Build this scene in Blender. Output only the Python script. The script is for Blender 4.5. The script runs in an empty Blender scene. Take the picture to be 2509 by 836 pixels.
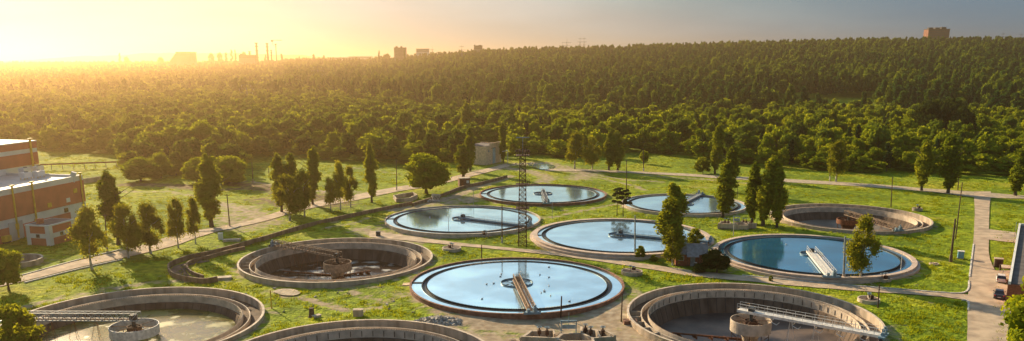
import bpy, math, random
import numpy as np
from mathutils import Vector, Matrix
random.seed(7); R = np.random.default_rng(7)
sc = bpy.context.scene
col = sc.collection
PI = math.pi

# ---------------------------------------------------------------- camera
FPX, PITCH, CX, CY, HC = 2000.7, 0.23, 1254.5, 622.4, 40.9
cam_d = bpy.data.cameras.new('camera'); cam = bpy.data.objects.new('camera', cam_d); col.objects.link(cam)
cam.location = (0, 0, HC); cam.rotation_euler = (PI/2 - PITCH, 0, 0)
cam_d.sensor_width = 36; cam_d.lens = FPX/2509*36; cam_d.shift_y = (CY-418)/2509
cam_d.clip_start = 1; cam_d.clip_end = 30000
sc.camera = cam

# ---------------------------------------------------------------- light
SUN_EL, SUN_AZ = math.radians(20), math.radians(-36.5)      # azimuth from +Y towards +X
SD = Vector((math.sin(SUN_AZ)*math.cos(SUN_EL), math.cos(SUN_AZ)*math.cos(SUN_EL), math.sin(SUN_EL)))
w = bpy.data.worlds.new('World'); sc.world = w; w.use_nodes = True
wn, wl = w.node_tree.nodes, w.node_tree.links
bg = wn['Background']; bg.inputs['Strength'].default_value = 0.06
sky = wn.new('ShaderNodeTexSky'); sky.sky_type = 'NISHITA'; sky.sun_disc = False
sky.sun_elevation = SUN_EL; sky.sun_rotation = SUN_AZ
sky.air_density = 1.0; sky.dust_density = 0.35; sky.ozone_density = 2.0; sky.altitude = 120
tint = wn.new('ShaderNodeMix'); tint.data_type = 'RGBA'; tint.blend_type = 'MULTIPLY'; tint.inputs[0].default_value = 1
wl.new(sky.outputs[0], tint.inputs[6]); tint.inputs[7].default_value = (.80, .99, 1.24, 1); 
tcw = wn.new('ShaderNodeTexCoord'); mpw = wn.new('ShaderNodeMapping'); mpw.inputs['Scale'].default_value = (1.3, 1.3, 9); mpw.inputs['Rotation'].default_value = (0, .12, 0)
now = wn.new('ShaderNodeTexNoise'); now.inputs['Scale'].default_value = 2.2; now.inputs['Detail'].default_value = 7
rmw = wn.new('ShaderNodeMapRange'); rmw.inputs[1].default_value = .42; rmw.inputs[2].default_value = .72; rmw.inputs[3].default_value = 0; rmw.inputs[4].default_value = .16
cap = wn.new('ShaderNodeVectorMath'); cap.operation = 'MINIMUM'; wl.new(tint.outputs[2], cap.inputs[0]); cap.inputs[1].default_value = (5.8, 5.8, 5.2)
wl.new(tcw.outputs['Generated'], mpw.inputs[0]); wl.new(mpw.outputs[0], now.inputs['Vector']); wl.new(now.outputs['Fac'], rmw.inputs[0])
cld_fill = wn.new('ShaderNodeMix'); cld_fill.data_type = 'RGBA'; sxw = wn.new('ShaderNodeSeparateXYZ'); wl.new(tcw.outputs['Generated'], sxw.inputs[0])
rme = wn.new('ShaderNodeMapRange'); rme.interpolation_type = 'SMOOTHSTEP'; rme.inputs[1].default_value = .10; rme.inputs[2].default_value = .26; rme.inputs[3].default_value = 0; rme.inputs[4].default_value = .75  # unseen bright cloud band above the view, added to brighten water and fill
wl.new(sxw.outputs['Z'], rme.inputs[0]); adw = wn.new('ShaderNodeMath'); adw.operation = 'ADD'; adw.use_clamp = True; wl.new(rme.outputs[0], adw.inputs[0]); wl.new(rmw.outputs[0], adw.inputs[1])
wl.new(adw.outputs[0], cld_fill.inputs[0]); wl.new(cap.outputs[0], cld_fill.inputs[6]); cld_fill.inputs[7].default_value = (7.4, 9.6, 11.4, 1)
# heavier blue-grey cloud away from the sun
dtw = wn.new('ShaderNodeVectorMath'); dtw.operation = 'DOT_PRODUCT'; wl.new(tcw.outputs['Generated'], dtw.inputs[0]); dtw.inputs[1].default_value = (math.sin(SUN_AZ), math.cos(SUN_AZ), .25)
nad = wn.new('ShaderNodeMath'); nad.operation = 'MULTIPLY_ADD'; wl.new(now.outputs['Fac'], nad.inputs[0]); nad.inputs[1].default_value = .22; wl.new(dtw.outputs['Value'], nad.inputs[2])
rm2 = wn.new('ShaderNodeMapRange'); rm2.interpolation_type = 'SMOOTHSTEP'; rm2.inputs[1].default_value = 1.16; rm2.inputs[2].default_value = .52; rm2.inputs[3].default_value = 0; rm2.inputs[4].default_value = .93
wl.new(nad.outputs[0], rm2.inputs[0])
dk = wn.new('ShaderNodeMix'); dk.data_type = 'RGBA'; wl.new(rm2.outputs[0], dk.inputs[0]); wl.new(cld_fill.outputs[2], dk.inputs[6]); dk.inputs[7].default_value = (.95, 1.8, 2.75, 1)
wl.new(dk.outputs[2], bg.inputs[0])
sun_d = bpy.data.lights.new('sun', 'SUN'); sun = bpy.data.objects.new('sun', sun_d); col.objects.link(sun)
sun_d.energy = 5.0; sun_d.angle = math.radians(0.53); sun_d.color = (1, 0.79, 0.50)
sun.rotation_euler = SD.to_track_quat('Z', 'Y').to_euler(); sun.location = (-300, 300, 200)
sc.view_settings.view_transform = 'Standard'; sc.view_settings.look = 'None'
sc.view_settings.exposure = 1.0; sc.view_settings.gamma = 1; sc.view_settings.use_curve_mapping = False
cy = sc.cycles
cy.use_denoising = True; cy.max_bounces = 5; cy.diffuse_bounces = 2; cy.glossy_bounces = 3
cy.transmission_bounces = 3; cy.volume_bounces = 0; cy.transparent_max_bounces = 6
cy.caustics_reflective = False; cy.caustics_refractive = False
cy.sample_clamp_indirect = 6

# ---------------------------------------------------------------- photo pixel <-> place
_c, _s = math.cos(PITCH), math.sin(PITCH)
def G(px, py, z=0.0):
    dx, dy = (px-CX)/FPX, -(py-CY)/FPX
    d = Vector((dx, _c+dy*_s, -_s+dy*_c)); k = (z-HC)/d.z
    return Vector((0, 0, HC)) + d*k
def proj(x, y, z):
    zz = z-HC; d = y*_c - zz*_s; u = y*_s + zz*_c
    return CX+FPX*x/d, CY-FPX*u/d
def topz(P, ptop):                      # height at which the place above P shows at photo row ptop
    k = -(ptop-CY)/FPX
    return HC + P.y*(k*_c-_s)/(_c+k*_s)
def mpp(P): return (P.y*_c-(P.z-HC)*_s)/FPX      # metres per photo pixel at P

# ---------------------------------------------------------------- materials
def mat(name, color, rough=0.8, var=0.25, scale=1.0, bump=0.0, bscale=None, color2=None, metal=0.0, streak=False, spec=0.3, rnd=0.0, detail=5):
    m = bpy.data.materials.new(name); m.use_nodes = True
    n, l = m.node_tree.nodes, m.node_tree.links
    b = n['Principled BSDF']; b.inputs['Roughness'].default_value = rough; b.inputs['Metallic'].default_value = metal
    b.inputs['Specular IOR Level'].default_value = spec
    g = n.new('ShaderNodeNewGeometry')
    mp = n.new('ShaderNodeMapping'); l.new(g.outputs['Position'], mp.inputs[0])
    if streak: mp.inputs['Scale'].default_value = (1, 1, 0.12)
    t = n.new('ShaderNodeTexNoise'); t.inputs['Scale'].default_value = scale; t.inputs['Detail'].default_value = detail
    l.new(mp.outputs[0], t.inputs['Vector'])
    r = n.new('ShaderNodeValToRGB'); l.new(t.outputs['Fac'], r.inputs[0])
    c2 = color2 or tuple(c*(1-var) for c in color)
    c1 = tuple(min(1, c*(1+var*0.5)) for c in color)
    r.color_ramp.elements[0].position = 0.36; r.color_ramp.elements[1].position = 0.62
    r.color_ramp.elements[0].color = (*c2, 1); r.color_ramp.elements[1].color = (*c1, 1)
    out = r.outputs[0]
    if rnd:
        oi = n.new('ShaderNodeObjectInfo'); h = n.new('ShaderNodeHueSaturation')
        mr = n.new('ShaderNodeMapRange'); l.new(oi.outputs['Random'], mr.inputs[0])
        mr.inputs['To Min'].default_value = 1-rnd; mr.inputs['To Max'].default_value = 1+rnd
        l.new(mr.outputs[0], h.inputs['Value']); l.new(out, h.inputs['Color']); out = h.outputs[0]
    l.new(out, b.inputs['Base Color'])
    if bump:
        t2 = n.new('ShaderNodeTexNoise'); t2.inputs['Scale'].default_value = bscale or scale*3; t2.inputs['Detail'].default_value = 6
        l.new(g.outputs['Position'], t2.inputs['Vector'])
        bp = n.new('ShaderNodeBump'); bp.inputs['Strength'].default_value = min(1, bump); bp.inputs['Distance'].default_value = 0.3
        l.new(t2.outputs['Fac'], bp.inputs['Height']); l.new(bp.outputs[0], b.inputs['Normal'])
    return m
def leafmat(name, c1, c2, trans=0.45, tcol=None, hue=0.02):
    m = bpy.data.materials.new(name); m.use_nodes = True
    n, l = m.node_tree.nodes, m.node_tree.links
    n.remove(n['Principled BSDF'])
    d = n.new('ShaderNodeBsdfDiffuse'); t = n.new('ShaderNodeBsdfTranslucent'); mx = n.new('ShaderNodeMixShader')
    g = n.new('ShaderNodeNewGeometry'); oi = n.new('ShaderNodeObjectInfo')
    no = n.new('ShaderNodeTexNoise'); no.inputs['Scale'].default_value = 0.45; no.inputs['Detail'].default_value = 4
    l.new(g.outputs['Position'], no.inputs['Vector'])
    a = n.new('ShaderNodeMath'); a.operation = 'MULTIPLY_ADD'; a.inputs[1].default_value = 0.95; l.new(oi.outputs['Random'], a.inputs[0])
    a2 = n.new('ShaderNodeMath'); a2.operation = 'MULTIPLY_ADD'; a2.inputs[1].default_value = 1.2; a2.inputs[2].default_value = -0.55
    l.new(no.outputs['Fac'], a2.inputs[0]); l.new(a2.outputs[0], a.inputs[2])
    mc = n.new('ShaderNodeMix'); mc.data_type = 'RGBA'; mc.clamp_factor = True
    l.new(a.outputs[0], mc.inputs[0]); mc.inputs[6].default_value = (*c1, 1); mc.inputs[7].default_value = (*c2, 1)
    l.new(mc.outputs[2], d.inputs[0])
    tc = n.new('ShaderNodeMix'); tc.data_type = 'RGBA'; tc.blend_type = 'MULTIPLY'; tc.inputs[0].default_value = 1
    l.new(mc.outputs[2], tc.inputs[6]); tc.inputs[7].default_value = (*(tcol or (2.2, 1.8, 0.7)), 1); tc.clamp_result = True
    l.new(tc.outputs[2], t.inputs[0])
    mx.inputs[0].default_value = trans; l.new(d.outputs[0], mx.inputs[1]); l.new(t.outputs[0], mx.inputs[2])
    l.new(mx.outputs[0], n['Material Output'].inputs[0])
    return m
M = {}
M['concrete'] = mat('concrete', (.48, .38, .28), .85, .35, .7, .3, 4, streak=True)
M['concrete_light'] = mat('concrete_light', (.58, .47, .36), .85, .25, .8, .2, 4)
M['concrete_pink'] = mat('concrete_pink', (.55, .42, .33), .85, .2, .8, .2, 4)
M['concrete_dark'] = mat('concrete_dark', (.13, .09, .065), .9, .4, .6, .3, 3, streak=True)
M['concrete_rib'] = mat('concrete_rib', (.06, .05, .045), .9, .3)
M['brick_rim'] = mat('brick_rim', (.26, .13, .085), .9, .35, 1.2, .4, 6)
M['sludge_floor'] = mat('sludge_floor', (.13, .095, .075), .45, .5, .18, .15, 1.2, color2=(.045, .036, .034), spec=.5)
M['floor_grey'] = mat('floor_grey', (.2, .17, .14), .6, .35, .12, .1, 1)
M['rust'] = mat('rust', (.20, .075, .035), .85, .4, 2.5)
M['rust_dark'] = mat('rust_dark', (.09, .045, .03), .85, .4, 2.5)
M['tan_paint'] = mat('tan_paint', (.42, .28, .18), .8, .35, 2)
M['white_paint'] = mat('white_paint', (.72, .68, .62), .6, .25, 2)
M['grey_paint'] = mat('grey_paint', (.32, .34, .34), .6, .25, 2)
M['blue_steel'] = mat('blue_steel', (.20, .30, .36), .5, .3, 2)
M['dark_steel'] = mat('dark_steel', (.04, .05, .055), .5, .3, 2)
M['wood_pole'] = mat('wood_pole', (.11, .075, .05), .9, .35, 3)
M['bark'] = mat('bark', (.10, .075, .055), .95, .35, 3, .3)
M['bark_white'] = mat('bark_white', (.5, .46, .4), .9, .6, 1.5)
M['asphalt'] = mat('asphalt', (.50, .38, .26), .95, .22, .35, .25, 8, color2=(.35, .26, .18))
M['kerb'] = mat('kerb', (.62, .58, .52), .8, .35, 1.5)
M['dirt_light'] = mat('dirt_light', (.45, .36, .25), .95, .3, .8, .4, 3)
M['brick_red'] = mat('brick_red', (.33, .11, .06), .9, .3, 2.5, .3, 8)
M['brick_pink'] = mat('brick_pink', (.74, .52, .34), .9, .2, 1.5, .2, 8)
M['brick_brown'] = mat('brick_brown', (.22, .11, .07), .9, .3, 2, .2, 8)
M['slate'] = mat('slate', (.30, .27, .26), .8, .25, 1.5)
M['door_blue'] = mat('door_blue', (.36, .50, .55), .6, .15)
M['box_blue'] = mat('box_blue', (.15, .36, .48), .5, .15)
M['yellow'] = mat('yellow', (.75, .48, .05), .6, .2)
M['clad_brown'] = mat('clad_brown', (.55, .16, .09), .6, .12, .4)
M['clad_white'] = mat('clad_white', (.75, .72, .66), .6, .08, .4)
M['roof_light'] = mat('roof_light', (.55, .52, .48), .6, .15, .3)
M['roof_dark'] = mat('roof_dark', (.13, .11, .10), .9, .3, .5)
M['far_wall'] = mat('far_wall', (.32, .24, .21), .8, .15, .05)
M['far_brick'] = mat('far_brick', (.30, .12, .075), .8, .15, .05)
M['far_roof'] = mat('far_roof', (.07, .06, .065), .8, .15, .05)
M['pylon'] = mat('pylon', (.11, .12, .13), .6, .1)
M['insulator'] = mat('insulator', (.7, .68, .62), .2, .1)
M['rubble'] = mat('rubble', (.48, .44, .39), .9, .4, 2, rnd=.3)
M['glass_dark'] = mat('glass_dark', (.02, .025, .03), .08, .1, spec=.6)
M['car_white'] = mat('car_white', (.75, .73, .70), .25, .05, spec=.6)
M['car_blue'] = mat('car_blue', (.03, .035, .055), .25, .05, spec=.6)
M['tyre'] = mat('tyre', (.02, .02, .02), .9, .1)
M['red_lamp'] = mat('red_lamp', (.45, .02, .02), .3, .1)
M['skin_dark'] = mat('cloth_dark', (.03, .03, .04), .9, .1)
M['bird'] = mat('bird', (.55, .55, .55), .8, .1)
M['trunk_forest'] = mat('trunk_forest', (.13, .09, .07), .95, .3)
M['leaf_birch'] = leafmat('leaf_birch', (.13, .15, .014), (.24, .25, .024), .42)
M['leaf_poplar'] = leafmat('leaf_poplar', (.11, .15, .012), (.21, .24, .022), .40)
M['leaf_dark'] = leafmat('leaf_dark', (.022, .038, .010), (.045, .062, .012), .30)
M['leaf_pine'] = leafmat('leaf_pine', (.020, .035, .018), (.04, .055, .025), .2)
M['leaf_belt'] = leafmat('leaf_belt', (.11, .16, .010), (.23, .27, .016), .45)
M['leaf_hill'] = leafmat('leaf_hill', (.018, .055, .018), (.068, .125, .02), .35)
M['leaf_conifer'] = leafmat('leaf_conifer', (.012, .034, .016), (.03, .06, .02), .2)
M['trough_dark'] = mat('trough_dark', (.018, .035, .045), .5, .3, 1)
M['tan_dark'] = mat('tan_dark', (.26, .18, .12), .8, .3, 2)
M['leaf_hill2'] = leafmat('leaf_hill2', (.05, .085, .016), (.14, .19, .022), .4)
M['concrete_brown'] = mat('concrete_brown', (.24, .16, .10), .9, .4, .8, .3, 4, streak=True)
M['leaf_bush'] = leafmat('leaf_bush', (.10, .13, .012), (.17, .20, .018), .5)
def watermat(name, deep, refl, rough=.07, algae=0, metal=0):
    m = bpy.data.materials.new(name); m.use_nodes = True
    n, l = m.node_tree.nodes, m.node_tree.links
    b = n['Principled BSDF']; b.inputs['Roughness'].default_value = rough; b.inputs['IOR'].default_value = refl
    b.inputs['Specular IOR Level'].default_value = .5; b.inputs['Metallic'].default_value = metal
    g = n.new('ShaderNodeNewGeometry'); t = n.new('ShaderNodeTexNoise'); t.inputs['Scale'].default_value = .12
    t.inputs['Detail'].default_value = 6; l.new(g.outputs['Position'], t.inputs['Vector'])
    r = n.new('ShaderNodeValToRGB'); l.new(t.outputs['Fac'], r.inputs[0])
    r.color_ramp.elements[0].position = .4; r.color_ramp.elements[1].position = .65
    r.color_ramp.elements[0].color = (*[c*.8 for c in deep], 1); r.color_ramp.elements[1].color = (*[c*1.15 for c in deep], 1)
    if algae:
        r.color_ramp.elements[1].color = (.36, .36, .33, 1) if algae == 1 else (.20, .19, .035, 1)
        r.color_ramp.elements[0].position = .55 if algae == 1 else .42; r.color_ramp.elements[1].position = .66
        mr = n.new('ShaderNodeMapRange'); l.new(t.outputs['Fac'], mr.inputs[0]); mr.inputs[1].default_value = .5; mr.inputs[2].default_value = .66
        mr.inputs[3].default_value = rough; mr.inputs[4].default_value = .6; l.new(mr.outputs[0], b.inputs['Roughness'])
        t.inputs['Scale'].default_value = .3
    l.new(r.outputs[0], b.inputs['Base Color'])
    t2 = n.new('ShaderNodeTexNoise'); t2.inputs['Scale'].default_value = 2.2; t2.inputs['Detail'].default_value = 3
    l.new(g.outputs['Position'], t2.inputs['Vector'])
    bp = n.new('ShaderNodeBump'); bp.inputs['Strength'].default_value = .11; bp.inputs['Distance'].default_value = .05
    l.new(t2.outputs['Fac'], bp.inputs['Height']); l.new(bp.outputs[0], b.inputs['Normal'])
    return m
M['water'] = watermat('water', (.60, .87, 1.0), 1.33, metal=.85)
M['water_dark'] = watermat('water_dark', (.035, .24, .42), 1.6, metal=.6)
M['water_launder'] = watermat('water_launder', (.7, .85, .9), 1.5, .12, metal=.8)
M['water_sludge'] = watermat('water_sludge', (.05, .032, .022), 1.45, .12, algae=1)
M['water_green'] = watermat('water_green', (.13, .11, .025), 1.4, .2, algae=2)

# ---------------------------------------------------------------- builders
class MB:
    def __init__(s): s.v = []; s.f = []; s.mi = []; s.n = 0
    def add(s, V, F, k=0):
        s.v += [tuple(p) for p in V]; s.f += [tuple(i+s.n for i in q) for q in F]; s.mi += [k]*len(F); s.n += len(V); return s
    def box(s, c, d, rz=0, k=0, tilt=None):
        X, Y, Z = d[0]/2, d[1]/2, d[2]/2
        V = [Vector((a*X, b*Y, e*Z)) for a in (-1, 1) for b in (-1, 1) for e in (-1, 1)]
        m = Matrix.Rotation(rz, 3, 'Z')
        if tilt is not None: m = m @ tilt
        V = [m @ v + Vector(c) for v in V]
        return s.add(V, [(0, 1, 3, 2), (4, 6, 7, 5), (0, 4, 5, 1), (2, 3, 7, 6), (0, 2, 6, 4), (1, 5, 7, 3)], k)
    def bar(s, a, b, r, r2=None, seg=4, k=0, up=None):
        a, b = Vector(a), Vector(b); r2 = r if r2 is None else r2
        d = (b-a).normalized(); u = d.cross(Vector((0, 0, 1)) if abs(d.z) < .95 else Vector((1, 0, 0))).normalized(); v = d.cross(u)
        V = []
        for p, q in ((a, r), (b, r2)):
            for i in range(seg):
                t = 2*PI*(i+.5)/seg; V.append(p+u*math.cos(t)*q+v*math.sin(t)*q)
        F = [(i, (i+1) % seg, seg+(i+1) % seg, seg+i) for i in range(seg)] + [tuple(range(seg))[::-1], tuple(range(seg, 2*seg))]
        return s.add(V, F, k)
    def lathe(s, prof, seg=32, c=(0, 0, 0), a0=0, a1=2*PI, k=0, closed=False):   # prof: (r, z)
        full = abs(a1-a0-2*PI) < 1e-6; m = seg if full else seg+1; V = []
        for i in range(m):
            t = a0+(a1-a0)*i/seg
            for r, z in prof: V.append((c[0]+r*math.cos(t), c[1]+r*math.sin(t), c[2]+z))
        P = len(prof); F = []
        for i in range(seg):
            j = (i+1) % m
            for q in range(P if closed else P-1):
                q2 = (q+1) % P
                F.append((i*P+q, j*P+q, j*P+q2, i*P+q2))
        return s.add(V, F, k)
    def ring(s, r0, r1, z0, z1, seg=96, **kw): return s.lathe([(r0, z0), (r1, z0), (r1, z1), (r0, z1)], seg, closed=True, **kw)
    def disc(s, r, z, seg=64, c=(0, 0), k=0): return s.add([(c[0]+r*math.cos(2*PI*i/seg), c[1]+r*math.sin(2*PI*i/seg), z) for i in range(seg)], [tuple(range(seg))], k)
    def prism(s, pts, z0, z1, k=0):
        n = len(pts); V = [(p[0], p[1], z0) for p in pts]+[(p[0], p[1], z1) for p in pts]
        return s.add(V, [tuple(range(n))[::-1], tuple(range(n, 2*n))]+[(i, (i+1) % n, n+(i+1) % n, n+i) for i in range(n)], k)
    def build(s, name, m, parent=None, smooth=False, loc=None):
        me = bpy.data.meshes.new(name); me.from_pydata([tuple(v) for v in s.v], [], s.f)
        ms = m if isinstance(m, (list, tuple)) else [m]
        for q in ms: me.materials.append(M[q] if isinstance(q, str) else q)
        if len(ms) > 1: me.polygons.foreach_set('material_index', s.mi)
        if smooth: me.polygons.foreach_set('use_smooth', [True]*len(me.polygons))
        me.update()
        o = bpy.data.objects.new(name, me); col.objects.link(o)
        if parent: o.parent = parent
        if loc is not None: o.location = loc
        return o
def tag(o, label=None, cat=None, group=None, kind=None):
    if label: o['label'] = label
    if cat: o['category'] = cat
    if group: o['group'] = group
    if kind: o['kind'] = kind
    return o
def thing(name, label, cat, loc=(0, 0, 0), rz=0, group=None):
    o = bpy.data.objects.new(name, None); col.objects.link(o); o.location = loc; o.rotation_euler = (0, 0, rz)
    o.empty_display_size = .5
    return tag(o, label, cat, group)
def copy_tree(o, parent=None):
    c = o.copy(); col.objects.link(c); c.parent = parent
    for ch in KIDS.get(o.name, [x for x in o.children]): copy_tree(ch, c)
    return c
KIDS = {}

# ---------------------------------------------------------------- terrain
CREST = [(-900, 148, 3000), (0, 149, 3000), (500, 148, 3000), (900, 141, 2500), (1100, 127, 2000), (1300, 114, 1750), (1500, 109, 1600), (1800, 103, 1500), (2100, 98, 1450), (2509, 95, 1400), (3400, 88, 1400)]
_t = [(c[0]-CX)/FPX for c in CREST]
def crest(t):
    py = np.interp(t, _t, [c[1] for c in CREST]); d = np.interp(t, _t, [c[2] for c in CREST])
    return (154-py)/FPX*1.05*d + HC - np.interp(t, [-.35, -.12, -.03, .08, .4], [21, 25, 25, 29, 24]), d
def hill0(t): return np.interp(t, _t, [900, 900, 900, 800, 650, 600, 590, 580, 570, 560, 560])
def terrain(x, y):
    x = np.asarray(x, float); y = np.asarray(y, float); t = x/np.maximum(y, 60.)*1.03
    zc, dc = crest(t); y0 = hill0(t)
    u = np.clip((y-y0)/(dc-y0), 0, 1); s = u*u*(3-2*u)*.45 + u*.55
    z = zc*s*(y > y0)
    far = np.clip((y-dc)/2500, 0, 1); z = z*(1-far*.5)
    # far ridge beyond the industrial plain
    fr = np.exp(-((y-6300)/500.)**2)
    z = z + fr*np.interp(t, [-1.2, -.62, -.52, -.42, -.3, -.15, .1], [30, 40, 75, 98, 90, 40, 20])*(1+.05*np.sin(x*.011)+.04*np.sin(x*.027+1))
    return z
TANKS = {  # name: (cx, cy, radius, rim z)
 'A': (9.7, 253.9, 19.94), 'B': (-12.9, 211.3, 20.42), 'D': (25.9, 190.4, 21.1), 'I': (50.0, 235.0, 17.9), 'H': (89.8, 214.2, 20.13),
 'E': (64.3, 170.7, 20.51), 'F': (-36.7, 166.7, 20.0), 'C': (.9, 147.1, 19.91), 'G': (38.8, 126.6, 20.02), 'J': (-60.1, 123.8, 20.0)}
kt = G(890, 782, 1.1); TANKS['K'] = (kt.x+2.1, kt.y-20, 20.0)
l_, r_ = G(-10, 636, .9), G(98, 636, .9)
TANKS['L'] = ((l_.x+r_.x)/2, (l_.y+r_.y)/2, (r_.x-l_.x)/2)
# ---------------------------------------------------------------- ground sheet
def axis(fine0, fine1, step, lo, hi, grow=1.12):
    a = list(np.arange(fine0, fine1+.01, step)); s = step
    while a[-1] < hi: s = min(s*grow, 90); a.append(a[-1]+s)
    s = step; b = []
    p = fine0
    while p > lo: s = min(s*grow, 90); p -= s; b.append(p)
    return np.array(b[::-1]+a)
STEP = 1.3
xs = axis(-165, 205, STEP, -6500, 6500); ys = axis(88, 400, STEP, -150, 7600, 1.06)
XX, YY = np.meshgrid(xs, ys); nx, ny = len(xs), len(ys)
gx, gy = XX.ravel().copy(), YY.ravel().copy()
for nme, (tx, ty, tr) in TANKS.items():
    rr = tr-.12; dx, dy = gx-tx, gy-ty; d = np.hypot(dx, dy); mk = np.abs(d-rr) < .8*STEP
    gx[mk] = tx+dx[mk]/d[mk]*rr; gy[mk] = ty+dy[mk]/d[mk]*rr
gz = terrain(gx, gy)
lump = .10*np.sin(gx*.31+np.sin(gy*.23)*2)+.08*np.sin(gy*.47+gx*.19+1.3)+R.normal(0, .035, len(gx))
fl = np.ones(len(gx))
for nme, (tx, ty, tr) in TANKS.items(): fl *= np.clip((np.hypot(gx-tx, gy-ty)-tr)/3, 0, 1)
DIRT = [  # photo polylines on the ground, half width m, strength
 ([(960, 515), (1040, 503), (1110, 484), (1170, 458), (1250, 432)], 2.6, .9), ([(1090, 500), (1170, 480), (1150, 495)], 3, .8),
 ([(1165, 420), (1240, 412), (1300, 420), (1345, 436), (1330, 445)], 3.5, .8), ([(1240, 404), (1330, 400), (1380, 412), (1440, 425), (1420, 437)], 6, .75),
 ([(1400, 422), (1470, 430), (1540, 442), (1620, 446)], 1.6, .7), ([(1400, 430), (1480, 438), (1560, 458), (1580, 466)], 1.5, .7),
 ([(1310, 540), (1400, 523), (1500, 503), (1540, 498)], 1.2, .7), ([(1330, 508), (1420, 520), (1500, 530)], .8, .5),
 ([(1580, 430), (1700, 438), (1780, 445), (1860, 452)], 2, .6), ([(1690, 458), (1760, 462)], 1.5, .5),
 ([(890, 565), (960, 578), (1020, 590)], 4.5, .8), ([(790, 560), (870, 545), (900, 535)], 1.2, .6),
 ([(1130, 785), (1230, 790), (1340, 800), (1450, 790), (1520, 760)], 5.5, 1.1), ([(1100, 836), (1300, 860), (1500, 836)], 7, 1.1),
 ([(1440, 815), (1510, 800), (1560, 836)], 4, 1.0), ([(1010, 735), (1060, 765), (1140, 780)], 1.1, .8),
 ([(640, 672), (760, 690), (900, 702), (980, 730)], 1.1, .55), ([(660, 715), (760, 735), (860, 765)], 1.3, .7), ([(840, 705), (900, 730), (960, 745)], 1.5, .6),
 ([(860, 762), (915, 755)], 1.2, .8), ([(0, 770), (80, 745), (180, 728), (280, 705), (400, 690), (560, 686)], 1.7, .6),
 ([(600, 510), (560, 535), (600, 560), (660, 545)], 5, .7), ([(540, 500), (620, 520), (650, 540)], 4, .8), ([(300, 470), (420, 470), (540, 495)], 2.0, .6),
 ([(820, 545), (880, 520), (960, 505)], 1.5, .5), ([(780, 470), (860, 470), (920, 480)], 3.5, .5), ([(620, 446), (700, 458), (800, 470)], 1.5, .8),
 ([(1480, 655), (1520, 668)], .8, .5), ([(1850, 470), (1900, 476)], 1, .4), ([(200, 455), (330, 440)], 1.2, .4),
 ([(1700, 655), (1760, 660), (1800, 670)], 1.2, .5), ([(1520, 780), (1545, 740), (1555, 715)], 1.8, .6), ([(2195, 800), (2200, 836)], 1.2, .5),
 ([(2090, 460), (2230, 462), (2380, 478)], 1.0, .4), ([(820, 405), (900, 415), (1000, 430)], 2, .4), ([(1020, 300), (1160, 292)], 6, .4)]
MUD = [([(590, 450), (680, 465), (760, 480), (820, 500)], 7, .85), ([(640, 490), (720, 505)], 6, .7), ([(320, 452), (430, 455), (490, 462)], 5, .95), ([(560, 465), (640, 460)], 4, .8),
       ([(690, 725), (790, 742), (850, 762)], .8, .9), ([(870, 720), (950, 742)], .8, .6), ([(1120, 795), (1200, 800)], 2.5, .4), ([(1950, 285), (2050, 282), (2150, 290)], 10, .9)]
def field(items):
    out = np.zeros(len(gx)); near = (gy < 620)
    X, Y = gx[near], gy[near]
    for pts, hw, st in items:
        P = [G(*p) for p in pts]; dm = np.full(len(X), 1e9)
        for a, b in zip(P[:-1], P[1:]):
            vx, vy = b.x-a.x, b.y-a.y; t = np.clip(((X-a.x)*vx+(Y-a.y)*vy)/(vx*vx+vy*vy), 0, 1)
            dm = np.minimum(dm, np.hypot(X-a.x-t*vx, Y-a.y-t*vy))
        v = st*np.clip(1.25-dm/hw*.8, 0, 1); o = out[near]; out[near] = np.maximum(o, v)
    return out
dirt, mud = field(DIRT), field(MUD)
for nme, (tx, ty, tr) in TANKS.items():       # worn strip round each tank
    d = np.hypot(gx-tx, gy-ty)-tr; dirt = np.maximum(dirt, .62*np.clip(1.3-d/1.6, 0, 1)*(d > -2))
ROADL = [([(-10, 698), (60, 683), (190, 649), (325, 618), (415, 594), (495, 570), (620, 545), (750, 507), (870, 485), (970, 465), (1055, 451), (1155, 428), (1245, 405)], 3.5), ([(2407, 465), (2405, 570), (2403, 640), (2412, 690), (2412, 870)], 4.5), ([(2480, 660), (2495, 800)], 5), ([(2420, 575), (2490, 583)], 2.5),
 ([(1335, 417), (1560, 423), (1760, 434), (1960, 445), (2140, 456), (2290, 468), (2520, 484)], 2.5), ([(905, 574), (1010, 586), (1110, 598), (1250, 611), (1400, 627), (1560, 650), (1700, 671), (1850, 686), (2000, 700), (2150, 712), (2290, 722), (2400, 733)], 2.2), ([(680, 718), (725, 718)], 4), ([(1300, 406), (1345, 409)], 5), ([(415, 476), (435, 477)], 3), ([(470, 650), (545, 684)], 4), ([(430, 660), (470, 688)], 4), ([(440, 648), (520, 632)], 4), ([(1388, 850), (1390, 850)], 6)]
roadf = field([(p_, h_*1.9, 3.0) for p_, h_ in ROADL])
lump = lump*(1-np.clip(roadf, 0, 1))
gz = gz + lump*fl*(gy < 900)*(1-dirt*.6)
for nme, (tx, ty, tr) in TANKS.items():
    d = np.hypot(gx-tx, gy-ty)-tr; gz = gz+.32*np.clip(1.25-np.maximum(d, 0)/4, 0, 1)*(1-np.clip(roadf, 0, 1))
face = []
idx = np.arange(nx*ny).reshape(ny, nx)
q = np.stack([idx[:-1, :-1], idx[:-1, 1:], idx[1:, 1:], idx[1:, :-1]], -1).reshape(-1, 4)
mx_, my_ = gx[q].mean(1), gy[q].mean(1); keep = np.ones(len(q), bool)
for nme, (tx, ty, tr) in TANKS.items(): keep &= np.hypot(mx_-tx, my_-ty) > tr-.2
q = q[keep]
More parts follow.
